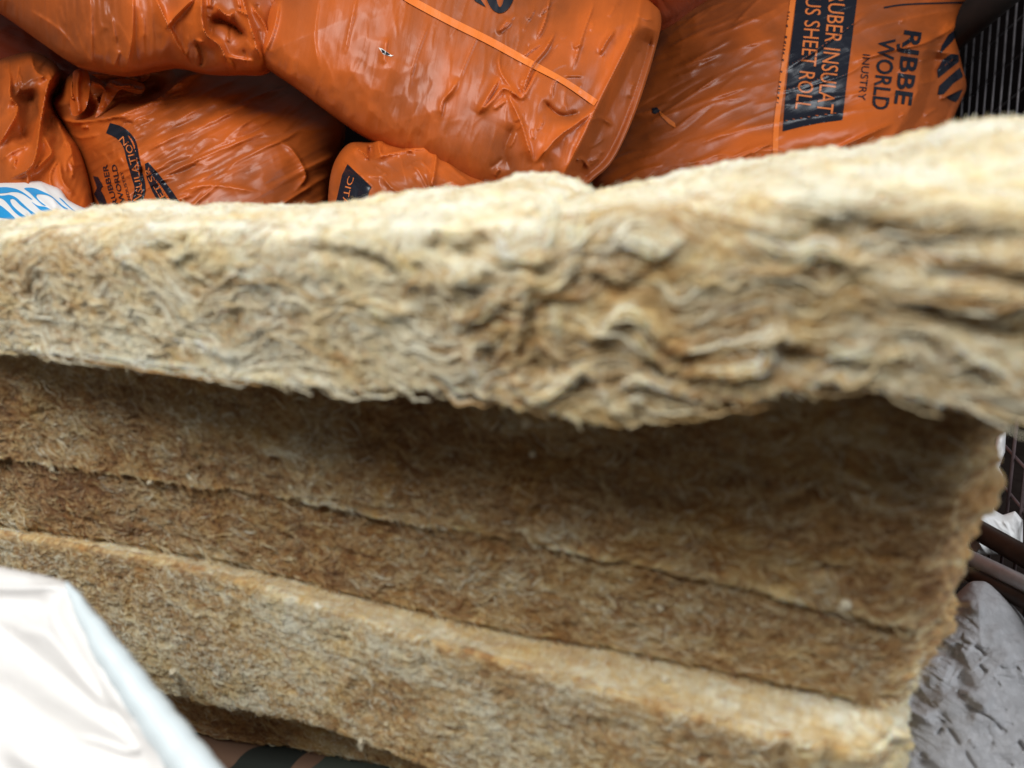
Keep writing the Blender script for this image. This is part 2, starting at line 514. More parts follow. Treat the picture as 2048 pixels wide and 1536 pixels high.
FEATS_D = [
    ([(1562, 1410), (1572, 1470), (1575, 1560)], -9, 14, -.25), ([(1655, 1405), (1650, 1470), (1660, 1560)], -10, 12, -.25),
    ([(1605, 1420), (1612, 1480), (1615, 1560)], 5, 26, .35), ([(1740, 1410), (1745, 1480), (1755, 1560)], 4, 44, .30), ([(1500, 1440), (1530, 1500), (1535, 1560)], 4, 22, .25),
    ([(1170, 1440), (1210, 1455), (1260, 1460)], -6, 20, -.15), ([(1000, 1380), (1120, 1420), (1200, 1440)], 3, 14, .1),
    ([(330, 1330), (420, 1390), (560, 1430)], 3, 26, .18), ([(560, 1300), (620, 1370), (700, 1440)], 3, 22, .14), ([(240, 1150), (258, 1200), (270, 1270)], -5, 9, -.12),
    ([(480, 1220), (475, 1270), (490, 1310)], -4, 9, -.1), ([(700, 1290), (710, 1330), (690, 1370)], 4, 9, .12)]


def smooth_ridge(x):
    return np.exp(-x * x * 1.2)


def build_slab(name, s0, s1, ztop, zbot, of, back, crest, seed, label, nfib, ds, M, tone0, feats=(), amp=1.0, zfib=(0.0, 1.0), wav=1.0, lam_amp=0.6, lip=0.0, rad=0.012, fray=0.0, strips=0, rag=0.0, tops=0, streak=0.62, fscale=1.0):
    """one batt: displaced front face of torn lamellae, soft top, back, ends; loose fibres and crumbs as parts"""
    S = np.arange(s0, s1 + ds * 0.5, ds)
    nS = len(S)
    zb_base = zbot
    zbot = lambda q: zb_base(q) + rag * (0.0030 * fbm(np.asarray(q) * 55, np.asarray(q) * 0 + 1.5, 3, seed) + 0.0016 * fbm(np.asarray(q) * 330, np.asarray(q) * 0 + 4.5, 2, seed + 1))
    thick = float(np.mean(ztop(S) - zbot(S)))

    def warp(s, z):
        ws = 0.016 * fbm(s * 14 + 7, z * 18, 3, seed + 1)
        wz = wav * (0.016 * fbm(s * 17, z * 20, 3, seed) + 0.0055 * fbm(s * 60 + 4, z * 75, 3, seed + 2))
        return s + ws, z + wz

    def phase(s, z, k):
        return warp(s, z)[1]

    def LAM(s, z):
        a, c = warp(s, z)
        return ridged(a * 9, c * 170, 2, seed + 4)

    def STREAK(s, z):
        a, c = warp(s, z)
        return fbm(a * 60, c * 380, 4, seed + 6, 0.72)

    def H(s, z):
        m = np.clip(0.15 + 1.1 * vnoise(s * 16, z * 22, seed + 4), 0, 1.1)
        h = 0.0040 * lam_amp * (LAM(s, z) - 0.4) * m + 0.0016 * STREAK(s, z)
        h = h + 0.0048 * fbm(s * 20, z * 26, 4, seed + 3) + 0.0012 * fbm(s * 190, z * 260, 3, seed + 5)
        pit = np.clip(vnoise(s * 75, z * 130, seed + 6) - 0.76, 0, 1) * 0.020
        return (h - pit) * amp

    def TONE(s, z):
        t = tone0 + 0.40 * fbm(s * 13, z * 24, 4, seed + 6) + streak * STREAK(s, z)
        t = t + 0.28 * lam_amp * (LAM(s, z) - 0.45)
        return t

    fz = None
    if feats:
        fz = []
        for pl, hh, w, tn in feats:
            q = spline(pl, 5)
            fs, fzz = hit_face(q[:, 0], q[:, 1], np.full(len(q), 0.04))
            for _ in range(4):
                fs, fzz = hit_face(q[:, 0], q[:, 1], of(fs))
            d = (at(1000, 600, 0.47) - at(1001, 600, 0.47))
            depth = np.linalg.norm(to_world(fs, np.full(len(fs), .04), fzz) - CAM, axis=1).mean()
            fz.append((np.stack([fs, fzz], 1), hh * 0.00042, w * depth / FPX * 1.05, tn))

    # cross-section stations: (kind, parameter)
    v = np.linspace(0, 1, M)
    SS, VV = np.meshgrid(S, v, indexing='ij')
    zb = zbot(S)[:, None]; zt = ztop(S)[:, None]
    ZZ = zb + (zt - zb) * VV
    h = H(SS, ZZ); tn = TONE(SS, ZZ)
    if fz:
        for pl, hh, w, tshift in fz:
            mk = (SS > pl[:, 0].min() - 4 * w) & (SS < pl[:, 0].max() + 4 * w)
            d, t, _, _, _ = seg_dist(SS[mk], ZZ[mk], pl)
            g = smooth_ridge(d / w) * np.clip(np.minimum(t, 1 - t) * 8 + 0.25, 0, 1)
            h[mk] += hh * g; tn[mk] += tshift * g
    tn = tn + 0.32 * np.exp(-VV * thick / 0.004)
    if crest is not None:
        tn = tn + 0.34 * np.exp(-((1 - VV) * thick / (0.006 + 0.022 * vnoise(SS * 38, SS * 0 + 7, seed) ** 1.5)) ** 2)
    r = rad
    db = VV * thick; dt = (1 - VV) * thick
    rnd = lambda d: r * (1 - np.sqrt(np.clip(1 - np.clip((r - d) / r, 0, 1) ** 2, 0, 1)))
    se = np.minimum(SS - s0, s1 - SS); R2 = 0.03
    endr = R2 * (1 - np.sqrt(np.clip(1 - np.clip((R2 - se) / R2, 0, 1) ** 2, 0, 1))) * 0.8
    rtop = rad if crest is None else 0.014 + 0.016 * vnoise(SS * 30, SS * 0 + 5, seed + 2)
    OO = of(S)[:, None] - (0.55 if lip == 0 else 0.1) * rnd(db) - rtop * (1 - np.sqrt(np.clip(1 - np.clip((rtop - dt) / rtop, 0, 1) ** 2, 0, 1))) * 0.8 - endr + h + lip * np.exp(-db / 0.003) * (0.3 + vnoise(SS * 45, SS * 0 + 2, seed))
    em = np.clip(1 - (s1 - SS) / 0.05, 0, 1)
    SF = SS + em * fray * (2.2 * fbm(ZZ * 22, ZZ * 0 + 3, 3, seed) + 0.7 * fbm(ZZ * 260, OO * 900, 2, seed + 1))
    tn = tn + 0.34 * em ** 2  # glow of the lit fuzzy right end, painted into the wool tone
    front = to_world(SF, OO, ZZ + 0.0015 * fbm(SS * 90, ZZ * 90, 2, seed + 1))
    # top: from the front edge back over the crest
    K = 46
    u = np.linspace(0, 1, K + 1)[1:] ** 2.0
    S3, UU = np.meshgrid(S, u, indexing='ij')
    of_top = OO[:, -1:]; o3 = of_top + (back - of_top) * UU
    if crest is not None:
        co = -0.075; zc = crest(S)[:, None]
        tc_ = np.clip((of_top - o3) / (of_top - co), 0, 1)
        z3 = zt + (zc - zt) * np.sin(tc_ * math.pi / 2)
        z3 = z3 - np.clip((co - o3) / (co - back), 0, 1) ** 1.6 * 0.05
    else:
        z3 = np.broadcast_to(zt, o3.shape).copy()
    lump = 0.0055 * fbm(S3 * 30, o3 * 30, 4, seed + 2) + 0.0028 * ridged(S3 * 70, o3 * 50, 3, seed + 5) + 0.0010 * fbm(S3 * 200, o3 * 160, 2, seed + 1)
    if crest is None:
        lump = -np.abs(lump) * 0.7
        lump = lump * np.clip((of_top - o3) / 0.01, 0, 1)
    else:
        lump = lump * np.clip((of_top - o3) / 0.02, 0, 1)
    lump = lump - endr[:, :1] * 0.5
    top = to_world(S3, o3, z3 + lump)
    t3 = tone0 + 0.26 + 0.38 * fbm(S3 * 22, o3 * 40, 4, seed + 3) + 0.15 * fbm(S3 * 200, o3 * 120, 2, seed) + (0.03 if crest is not None else -0.17) + 0.25 * fbm(S3 * 60, o3 * 300, 3, seed + 6)
    if crest is not None:      # the crack across the top
        pl = fz[15]
        d = np.abs(S3 - pl[0][:, 0].mean())
        top[..., 2] -= 0.004 * smooth_ridge(d / 0.002); t3 = t3 - 0.3 * smooth_ridge(d / 0.002)
    # back and bottom
    kb = 5
    ub = np.linspace(0, 1, kb + 1)[1:]
    zbk_t = z3[:, -1:]; zbk_b = np.minimum(zbot(S)[:, None], zbk_t - 0.02)
    S4, U4 = np.meshgrid(S, ub, indexing='ij')
    backp = to_world(S4, np.full(S4.shape, back) - 0.006 * np.sin(U4 * math.pi), zbk_t + (zbk_b - zbk_t) * U4)
    ob_ = OO[:, :1]
    um = np.linspace(0, 1, 8)[1:-1]
    S5, U5 = np.meshgrid(S, um, indexing='ij')
    bot = to_world(S5, back + (ob_ - back) * U5, zbk_b + (zb - zbk_b) * U5)
    loop = np.concatenate([front, top, backp, bot], 1)
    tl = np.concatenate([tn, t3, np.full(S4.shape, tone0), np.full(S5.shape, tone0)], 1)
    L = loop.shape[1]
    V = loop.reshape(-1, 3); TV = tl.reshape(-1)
    I = np.arange(nS * L).reshape(nS, L)
    J = np.roll(I, -1, 1)
    F_ = np.stack([I[:-1], I[1:], J[1:], J[:-1]], -1).reshape(-1, 4)
    faces = [F_]
    # end caps: shrinking loops that bulge a little
    for side, idx in ((-1, 0), (1, nS - 1)):
        base = loop[idx]; c0 = base.mean(0); prev = I[idx]
        for q in range(1, 17):
            f = q / 16
            ring = base + (c0 - base) * (f if f < 1 else 0.995)
            jit = 0.007 * fbm(ring[:, 1] * 60 + ring[:, 0] * 30, ring[:, 2] * 90, 3, seed) + 0.004 * fbm(ring[:, 1] * 260, ring[:, 2] * 300, 2, seed + 1)
            ring = ring + np.array([T2[0], T2[1], 0]) * side * ((0.022 * math.sin(f * math.pi / 2)) + jit[:, None] * 1)
            idn = len(V) + np.arange(L)
            V = np.vstack([V, ring]); TV = np.concatenate([TV, tone0 + 0.15 + 0.25 * fbm(ring[:, 1] * 120, ring[:, 2] * 160, 3, seed)])
            a, b2, c2, d2 = prev, idn, np.roll(idn, -1), np.roll(prev, -1)
            quad = np.stack([a, d2, c2, b2] if side < 0 else [a, b2, c2, d2], -1)
            faces.append(quad[:, ::-1] if False else quad)
            prev = idn
    FF = np.vstack(faces)
    root = empty(name, to_world(np.array((s0 + s1) / 2), np.array(-0.1), np.array(float(np.min(zbot(S))))), label, "insulation batt", "stacked mineral wool batts")
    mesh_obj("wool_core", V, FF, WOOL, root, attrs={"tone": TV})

    def sample_h(s, z):
        zb_, zt_ = np.interp(s, S, zbot(S)), np.interp(s, S, ztop(S))
        fi = np.clip((s - s0) / ds, 0, nS - 1.001); fj = np.clip((z - zb_) / (zt_ - zb_), 0, 1) * (M - 1)
        i = np.clip(fi.astype(int), 0, nS - 1); j = np.clip(np.rint(fj).astype(int), 0, M - 1)
        return OO[i, j]

    # ---- loose fibres and torn lamella strips that follow the layers
    def strands(part, cnt, n, st, wd, lf, asd, csd, tsd, toff, sr, sd):
        rng = np.random.default_rng(sd)
        sv = rng.random(cnt) * (sr[1] - sr[0]) + sr[0]
        vv = 0.03 + 0.96 * rng.random(cnt)
        zz = zbot(sv) + (ztop(sv) - zbot(sv)) * vv
        step = st[0] + st[1] * rng.random(cnt) ** 2.0
        ang = rng.normal(0, asd, cnt); curl = rng.normal(0, csd, cnt)
        ps = sv.copy(); pz = zz.copy(); e = 0.0008; path = []
        lift0 = lf[0] + lf[1] * rng.random(cnt) ** 3
        for q in range(n):
            gz = (phase(ps, pz + e, 0) - phase(ps, pz - e, 0)); gs = (phase(ps + e, pz, 0) - phase(ps - e, pz, 0))
            a = np.arctan2(-gs, gz)
            a = np.where(np.cos(a) < 0, a + math.pi, a) + ang
            path.append((ps.copy(), pz.copy()))
            ps = ps + step * np.cos(a); pz = pz + step * np.sin(a)
            zlo, zhi = zbot(ps), ztop(ps); pz = np.clip(pz, zlo - 0.0045, zhi + 0.001)
            ang = ang * 0.97 + curl
        wid = wd[0] + wd[1] * rng.random(cnt) ** 2
        tone_f = (TONE(sv, zz) + toff + tsd * rng.normal(0, 1, cnt)).clip(0.0, 1.1)
        Vs = []
        for q in range(n):
            s_, z_ = path[q]
            s2, z2 = path[min(q + 1, n - 1)]; s1_, z1_ = path[max(q - 1, 0)]
            dx, dz = s2 - s1_, z2 - z1_
            ln = np.hypot(dx, dz) + 1e-9
            taper = 1 - 0.65 * abs(q / (n - 1) * 2 - 1) ** 2
            ox, oz = -dz / ln * wid * taper, dx / ln * wid * taper
            oo = sample_h(s_, z_) + lift0 * math.sin(q / (n - 1) * math.pi) + 0.0004 + lift0 * 0.8 * (q / (n - 1))
            Vs.append(to_world(s_ + ox, oo, z_ + oz)); Vs.append(to_world(s_ - ox, oo + wid * 0.7, z_ - oz))
        Vf = np.stack(Vs, 1)
        base = (np.arange(cnt) * 2 * n)[:, None]
        Ff = np.stack([base + np.array([[2 * q, 2 * q + 1, 2 * q + 3, 2 * q + 2]]) for q in range(n - 1)], 1).reshape(-1, 4)
        mesh_obj(part, Vf.reshape(-1, 3), Ff, FIBRE, root, attrs={"tone": np.repeat(tone_f, 2 * n)}, kind="stuff")

    strands("loose_fibres", nfib, 6, (0.0006 * fscale, 0.0022 * fscale), (0.00010, 0.00034), (0.0001, 0.0010 * fscale), 0.7, 0.22, 0.24, 0.08, (s0 + 0.005, s1 - 0.005), seed + 100)
    if tops:          # stray fibres lying on and rising from the upper surface
        rng = np.random.default_rng(seed + 400)
        reach = 0.75 if crest is not None else 0.35
        ps = s0 + 0.01 + rng.random(tops) * (s1 - s0 - 0.02)
        oft = np.interp(ps, S, OO[:, -1])
        po = oft - rng.random(tops) ** 1.3 * reach * (oft - back) * 0.8 - 0.001
        dirn = rng.random(tops) * 2 * math.pi; bend = rng.normal(0, 0.35, tops)
        stp = 0.0007 + 0.0022 * rng.random(tops) ** 2; wv = 0.00010 + 0.00025 * rng.random(tops) ** 2
        rise = 0.0002 + 0.0026 * rng.random(tops) ** 4
        tnf = np.clip(tone0 + 0.2 + 0.2 * rng.normal(0, 1, tops), 0.1, 1.0)
        Vs = []
        for q in range(6):
            i = np.clip(((ps - s0) / ds).astype(int), 0, nS - 1)
            o0 = OO[i, -1]
            uu = np.clip((o0 - po) / (o0 - back), 0, 1)
            jf = np.clip(np.sqrt(uu) * K - 1, 0, K - 1.001); j = jf.astype(int)
            zt_ = top[i, j, 2] + (top[i, np.minimum(j + 1, K - 1), 2] - top[i, j, 2]) * (jf - j)
            zt_ = zt_ + 0.0003 + rise * (q / 5) ** 1.3
            nx_, no_ = -np.sin(dirn) * wv, np.cos(dirn) * wv
            Vs.append(to_world(ps + nx_, po + no_, zt_)); Vs.append(to_world(ps - nx_, po - no_, zt_ + wv * 0.5))
            ps = np.clip(ps + np.cos(dirn) * stp, s0 + 0.002, s1 - 0.002); po = po + np.sin(dirn) * stp; dirn = dirn + bend
        Vf = np.stack(Vs, 1); base = (np.arange(tops) * 12)[:, None]
        Ff = np.stack([base + np.array([[2 * q, 2 * q + 1, 2 * q + 3, 2 * q + 2]]) for q in range(5)], 1).reshape(-1, 4)
        mesh_obj("top_fibres", Vf.reshape(-1, 3), Ff, FIBRE, root, attrs={"tone": np.repeat(tnf, 12)}, kind="stuff")
    if strips:
        strands("thin_strips", strips, 14, (0.0014, 0.0030), (0.00015, 0.00050), (0.0003, 0.0016), 0.16, 0.035, 0.20, 0.08, (0.0, s1 - 0.01), seed + 200)
        rng = np.random.default_rng(seed + 300)
        Vt, Ft, Tt, nb = [], [], [], 0
        for pl, hh, w, tshift in fz:          # lamellae torn free, lying along the traced folds
            if hh <= 0:
                continue
            for k in range(6):
                off = (k - 2.5) * w * 0.42 + rng.normal(0, w * 0.15)
                a0, a1 = sorted(rng.random(2) * 0.35) if k != 2 else (0, 0)
                q = pl[int(a0 * len(pl)):max(int((1 - a1 * 0.7) * len(pl)), int(a0 * len(pl)) + 4)]
                tg = np.gradient(q, axis=0); tg /= np.linalg.norm(tg, axis=1)[:, None] + 1e-9
                q = q + np.stack([-tg[:, 1], tg[:, 0]], 1) * off
                q = q + 0.0012 * np.stack([fbm(q[:, 0] * 130 + k, q[:, 1] * 130, 2, 1), fbm(q[:, 0] * 130, q[:, 1] * 130 + k, 2, 2)], 1)
                tt = np.linspace(0, 1, len(q))
                rad_ = (0.0004 + 0.0006 * rng.random() ** 1.5) * (0.35 + 0.65 * np.sin(np.clip(tt, 0.03, 0.97) * math.pi)) * (0.8 + 0.5 * vnoise(tt * 9, tt * 0 + k, 3))
                oo = sample_h(q[:, 0], q[:, 1]) + 0.0002 + 0.0012 * rng.random() * np.sin(tt * math.pi)
                V1, F1 = tube(to_world(q[:, 0], oo, q[:, 1]), rad_, 7)
                Ft += [tuple(i + nb for i in f) for f in F1]; nb += len(V1); Vt.append(V1)
                Tt.append(np.full(len(V1), np.clip(tone0 + 0.02 + tshift * 0.7 + rng.normal(0, 0.17), 0, 1.05)))
        mesh_obj("torn_strips", np.vstack(Vt), Ft, WOOL, root, attrs={"tone": np.concatenate(Tt)}, kind="stuff")
    return root, sample_h


def crumb(root, s, o, z, size, seed, stretch=(1, 1, 1)):
    bm = bmesh.new()
    bmesh.ops.create_icosphere(bm, subdivisions=2, radius=size)
    rr = random.Random(seed)
    for vtx in bm.verts:
        f = 0.7 + 0.6 * rr.random()
        vtx.co.x *= f * stretch[0]; vtx.co.y *= f * stretch[1]; vtx.co.z *= f * stretch[2]
    w = to_world(np.array(s), np.array(o), np.array(z))
    me = bpy.data.meshes.new("wool_tuft"); bm.to_mesh(me); bm.free()
    me.materials.append(CRUMB)
    ob = bpy.data.objects.new("wool_tuft", me); ob.location = w.tolist()
    bpy.context.view_layer.update()
    link(ob, root)


s_of = lambda px, py, o: float(hit_face(np.array(float(px)), np.array(float(py)), np.array(o))[0])
sB, sC, sD = s_of(1972, 1000, 0.0) - 0.004, s_of(1908, 1320, 0.0) - 0.012, s_of(1815, 1500, 0.03) - 0.006
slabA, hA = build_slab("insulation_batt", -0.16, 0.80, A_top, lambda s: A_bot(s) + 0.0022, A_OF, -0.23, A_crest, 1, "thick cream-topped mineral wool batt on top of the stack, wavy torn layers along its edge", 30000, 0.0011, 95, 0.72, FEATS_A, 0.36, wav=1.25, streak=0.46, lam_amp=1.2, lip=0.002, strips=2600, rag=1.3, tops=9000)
slabB, hB = build_slab("insulation_batt", -0.20, sB, lambda s: A_bot(s) - 0.002, B_bot, lambda s: 0.002 + 0.0 * s, -0.24, None, 2, "brown mineral wool batt with painted-in shade, directly under the top batt", 32000, 0.0013, 80, 0.30, (), 0.65, lam_amp=0.5, lip=0.002, rad=0.0035, fray=0.005, rag=0.8, fscale=1.5)  # base tone lowered: shade under the top batt painted into the wool
slabC, hC = build_slab("insulation_batt", -0.20, sC, lambda s: B_bot(s) + 0.0025, C_bot, lambda s: -0.0025 + 0.0 * s, -0.24, None, 3, "thin brown batt of mineral wool with painted-in shade, third from the top of the stack", 22000, 0.0013, 55, 0.27, (), 0.6, wav=0.8, lam_amp=0.5, rad=0.0012, fray=0.005, fscale=1.5)  # base tone lowered here too, painting in the overhang's shade
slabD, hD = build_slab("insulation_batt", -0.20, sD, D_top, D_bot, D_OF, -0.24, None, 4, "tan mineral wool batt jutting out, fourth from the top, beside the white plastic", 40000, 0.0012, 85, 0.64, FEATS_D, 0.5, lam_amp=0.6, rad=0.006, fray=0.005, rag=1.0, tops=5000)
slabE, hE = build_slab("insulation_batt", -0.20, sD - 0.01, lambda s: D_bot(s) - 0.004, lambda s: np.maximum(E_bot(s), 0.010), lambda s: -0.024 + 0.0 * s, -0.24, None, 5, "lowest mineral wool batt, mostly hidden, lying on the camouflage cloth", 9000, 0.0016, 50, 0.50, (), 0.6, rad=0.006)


def tuft_px(root, px, py, o, size, sd, st=(1, 1, 1)):
    s, z = hit_face(np.array(float(px)), np.array(float(py)), np.array(o))
    crumb(root, float(s), o, float(z), size, sd, st)


tuft_px(slabA, 1052, 846, 0.036, 0.0028, 1); tuft_px(slabA, 316, 742, 0.036, 0.0020, 2); tuft_px(slabA, 1155, 822, 0.052, 0.0026, 3, (1, 1, 1.6))
tuft_px(slabB, 300, 966, 0.004, 0.0020, 4); tuft_px(slabB, 104, 938, 0.003, 0.0016, 5, (1, 1, 1.8)); tuft_px(slabB, 1690, 1210, 0.004, 0.003, 6)
tuft_px(slabD, 1330, 1358, 0.012, 0.0024, 7); tuft_px(slabD, 345, 1348, 0.016, 0.0034, 8, (0.9, 1, 1.3)); tuft_px(slabD, 722, 1488, 0.026, 0.0026, 9, (0.8, 1, 2.4))
tuft_px(slabB, 345, 822, 0.003, 0.0018, 10, (1, 1, 1.7)); tuft_px(slabB, 1065, 908, 0.003, 0.0022, 11); tuft_px(slabC, 1320, 1215, -0.003, 0.0022, 12, (1, 1, 1.5))

# ------------------------------------------------------------------ film bags
def region(poly, step):
    """grid over a polygon; border vertices are drawn onto the outline"""
    P = np.asarray(poly, float)
    x0, y0 = P.min(0) - step; x1, y1 = P.max(0) + step
    gx = np.arange(x0, x1 + step, step); gy = np.arange(y0, y1 + step, step)
    X, Y = np.meshgrid(gx, gy, indexing='ij')
    ins = inside(X, Y, P)
    d, _, bx, by, _ = seg_dist(X, Y, P, True)
    q = ins[:-1, :-1] | ins[1:, :-1] | ins[1:, 1:] | ins[:-1, 1:]
    X = np.where(ins, X, bx); Y = np.where(ins, Y, by); d = np.where(ins, d, 0.0)
    I = np.arange(X.size).reshape(X.shape)
    F_ = np.stack([I[:-1, :-1], I[:-1, 1:], I[1:, 1:], I[1:, :-1]], -1)[q]
    used = np.unique(F_); remap = np.full(X.size, -1); remap[used] = np.arange(len(used))
    return X.ravel()[used], Y.ravel()[used], d.ravel()[used], remap[F_]


class Film:
    """a filled bag: outline at a plane, rounded by its filling, with creases; knows its surface for print"""

    def __init__(self, name, outline, depth, label, cat, group=None, T=0.09, R=220, folds=(), wr=(0.0015, -0.5, 22), crumple=0.002,
                 tilt=(0.0, 0.25), mat=ORANGE, step=4, back=0.7, smooth=True, seed=0, centre=None, part="film"):
        self.out = spline(outline, 6, True) if smooth else np.asarray(outline, float)
        c = np.asarray(centre if centre else self.out.mean(0), float)
        self.Q = at(c[0], c[1], depth)
        self.N = unit(-FWD + tilt[0] * RIGHT + tilt[1] * UPV)
        self.T, self.R, self.folds, self.wr, self.cr, self.seed = T, R, folds, wr, crumple, seed
        self.depth = depth
        X, Y, d, F_ = region(self.out, step)
        h = self.height(X, Y, d)
        loose = self.loose
        V = self.pos(X, Y, h)
        edge = d <= 0
        Bk = self.pos(X, Y, np.zeros_like(h)) - self.N * (T * back * self.prof(d))[:, None]
        n = len(X)
        idx = np.where(edge, np.arange(n), np.arange(n) + n)
        Fb = idx[F_][:, ::-1]
        # outward orientation: front faces the camera
        AB = V[F_[0][1]] - V[F_[0][0]]; AC = V[F_[0][2]] - V[F_[0][0]]
        if np.cross(AB, AC) @ self.N < 0:
            F_ = F_[:, ::-1]; Fb = Fb[:, ::-1]
        base = np.vstack([V, Bk])
        low = base[:, 2].argmin()
        self.root = empty(name, base[low], label, cat, group)
        cc = self.crease(X, Y)
        mesh_obj(part, base, np.vstack([F_, Fb]), mat, self.root, attrs={"crease": np.vstack([cc, cc]), "loose": np.concatenate([loose, loose])})

    def crease(self, X, Y):
        ca, sa = math.cos(self.wr[1]), math.sin(self.wr[1])
        return np.stack([(X * ca + Y * sa) / 100, (-X * sa + Y * ca) / 100, 0 * X + self.seed * 3.3], 1)

    def prof(self, d):
        return np.sqrt(np.clip(1 - (1 - np.clip(d / self.R, 0, 1)) ** 2, 0, 1))

    def height(self, X, Y, d=None):
        if d is None:
            d = seg_dist(X, Y, self.out, True)[0] * inside(X, Y, self.out)
        h = self.T * self.prof(d)
        fade = np.clip(d / 14, 0, 1)
        a, ang, fr = self.wr
        ca, sa = math.cos(ang), math.sin(ang)
        U = (X * ca + Y * sa) / 100; W = (-X * sa + Y * ca) / 100
        e = np.zeros_like(h)
        msk = np.clip(fbm(U * 0.8, W * 0.8, 2, self.seed) * 1.6 + 0.55, 0, 1)
        e = e + a * ridged(U * 0.35 + 0.3 * fbm(U, W, 2, 5), W * fr / 10, 3, self.seed + 1) * msk
        wx = X + 30 * fbm(X / 90, Y / 90, 2, self.seed + 2); wy = Y + 30 * fbm(X / 90 + 5, Y / 90, 2, self.seed + 3)
        cm = np.clip(fbm(X / 170, Y / 170, 2, self.seed + 5) * 1.8 + 0.6, 0.1, 1.2)
        e = e + self.cr * cm * (1.5 * cells(U * 1.05, W * 1.8, self.seed + 4) + 0.6 * cells(U * 2.6 + 0.2 * fbm(U, W, 2, 1), W * 3.4, self.seed + 2) - 0.8)
        e = e + 0.004 * fbm(X / 160, Y / 160, 2, self.seed + 6)
        for f in self.folds:
            pl, amp, w = f[0], f[1] * 0.001, f[2]
            kind = f[3] if len(f) > 3 else 'r'
            q = spline(pl, 5)
            lo, hi = q.min(0) - 4 * w - 5, q.max(0) + 4 * w + 5
            mk = np.ones(X.shape, bool) if kind == 's' else (X > lo[0]) & (X < hi[0]) & (Y > lo[1]) & (Y < hi[1])
            if not mk.any():
                continue
            dd, t, _, _, sd = seg_dist(X[mk], Y[mk], q)
            tap = np.clip(np.minimum(t, 1 - t) * 5 + 0.08, 0, 1)
            if kind == 'r':        # crease: sharp crest, flat flanks
                g = np.exp(-dd / (w * np.where(sd > 0, 0.45, 1.25)) * 1.4) * tap
            elif kind == 'b':      # broad roll or hollow
                g = np.exp(-(dd / w) ** 2) * tap
            else:                  # step: one side of the crease stands higher
                g = np.where(sd > 0, np.clip(dd / w, 0, 1), 0) * np.exp(-np.clip(dd - 3 * w, 0, None) / (6 * w)) * np.clip(np.minimum(t, 1 - t) * 12, 0, 1)
            e[mk] += amp * g
        self.loose = np.clip((e * fade) / 0.013, 0, 1)
        return h + e * fade

    def pos(self, X, Y, h):
        r = ray(X, Y)
        k = ((self.Q - CAM) @ self.N + h) / (r @ self.N)
        return CAM + r * k[:, None]

    def put(self, X, Y, off):
        h = self.height(np.asarray(X, float), np.asarray(Y, float))
        return self.pos(np.asarray(X, float), np.asarray(Y, float), h + off)

    def patch(self, name, poly, mat, off=0.0006, step=4, smooth=False, **kw):
        P = spline(poly, 6, True) if smooth else np.asarray(poly, float)
        X, Y, d, F_ = region(P, step)
        V = self.put(X, Y, off)
        if np.cross(V[F_[0][1]] - V[F_[0][0]], V[F_[0][2]] - V[F_[0][0]]) @ self.N < 0:
            F_ = F_[:, ::-1]
        return mesh_obj(name, V, F_, mat, self.root, attrs={"crease": self.crease(X, Y)}, **kw)

    def strip(self, name, path, w, mat, off=0.0006, n=16, **kw):
        q = spline(path, n)
        t = np.gradient(q, axis=0); t /= np.linalg.norm(t, axis=1)[:, None]
        nrm = np.stack([-t[:, 1], t[:, 0]], 1)
        w = np.interp(np.linspace(0, 1, len(q)), np.linspace(0, 1, len(np.atleast_1d(w))), np.atleast_1d(w))
        cols = [q + nrm * (w * f)[:, None] for f in np.linspace(-.5, .5, 7)]
        G = np.stack(cols, 1)
        V = self.put(G[..., 0].ravel(), G[..., 1].ravel(), off)
        I = np.arange(len(q) * 7).reshape(len(q), 7)
        F_ = np.stack([I[:-1, :-1], I[:-1, 1:], I[1:, 1:], I[1:, :-1]], -1).reshape(-1, 4)
        return mesh_obj(name, V, F_, mat, self.root, attrs={"crease": self.crease(G[..., 0].ravel(), G[..., 1].ravel())}, **kw)

    def text(self, s, path, cap, up, mat, off=0.0011, bold=0.0, maxe=3.5, name="lettering"):
        """printed words along a pixel path; up = +1 glyph tops to the right of travel... -1 to the left"""
        cu = bpy.data.curves.new("txt", 'FONT'); cu.body = s; cu.offset = bold; cu.resolution_u = 3
        ob = bpy.data.objects.new("txt", cu); scene.collection.objects.link(ob)
        dg = bpy.context.evaluated_depsgraph_get()
        me = bpy.data.meshes.new_from_object(ob.evaluated_get(dg))
        bpy.data.objects.remove(ob); bpy.data.curves.remove(cu)
        q = spline(path, 10)
        L = np.hypot(*(q[1:] - q[:-1]).T); cum = np.concatenate([[0], np.cumsum(L)])
        bm = bmesh.new(); bm.from_mesh(me); bpy.data.meshes.remove(me)
        co = np.array([v.co for v in bm.verts])
        mn, mx = co[:, 0].min(), co[:, 0].max(); y1 = co[:, 1].max()
        for v in bm.verts:
            v.co.x = (v.co.x - mn) / (mx - mn) * cum[-1]; v.co.y = v.co.y / y1 * cap
        bmesh.ops.triangulate(bm, faces=bm.faces[:])
        for _ in range(6):
            ed = [e for e in bm.edges if e.calc_length() > maxe]
            if not ed: break
            bmesh.ops.subdivide_edges(bm, edges=ed, cuts=1)
            bmesh.ops.triangulate(bm, faces=bm.faces[:])
        co = np.array([v.co for v in bm.verts])
        bm.verts.index_update()
        F_ = [tuple(v.index for v in f.verts) for f in bm.faces]
        bm.free()
        t = np.gradient(q, axis=0); t /= np.linalg.norm(t, axis=1)[:, None]
        nrm = np.stack([t[:, 1], -t[:, 0]], 1) * (1 if up > 0 else -1)   # screen-left of travel (y down)
        bx = np.interp(co[:, 0], cum, q[:, 0]); by = np.interp(co[:, 0], cum, q[:, 1])
        nx = np.interp(co[:, 0], cum, nrm[:, 0]); ny = np.interp(co[:, 0], cum, nrm[:, 1])
        V = self.put(bx + nx * co[:, 1], by + ny * co[:, 1], off)
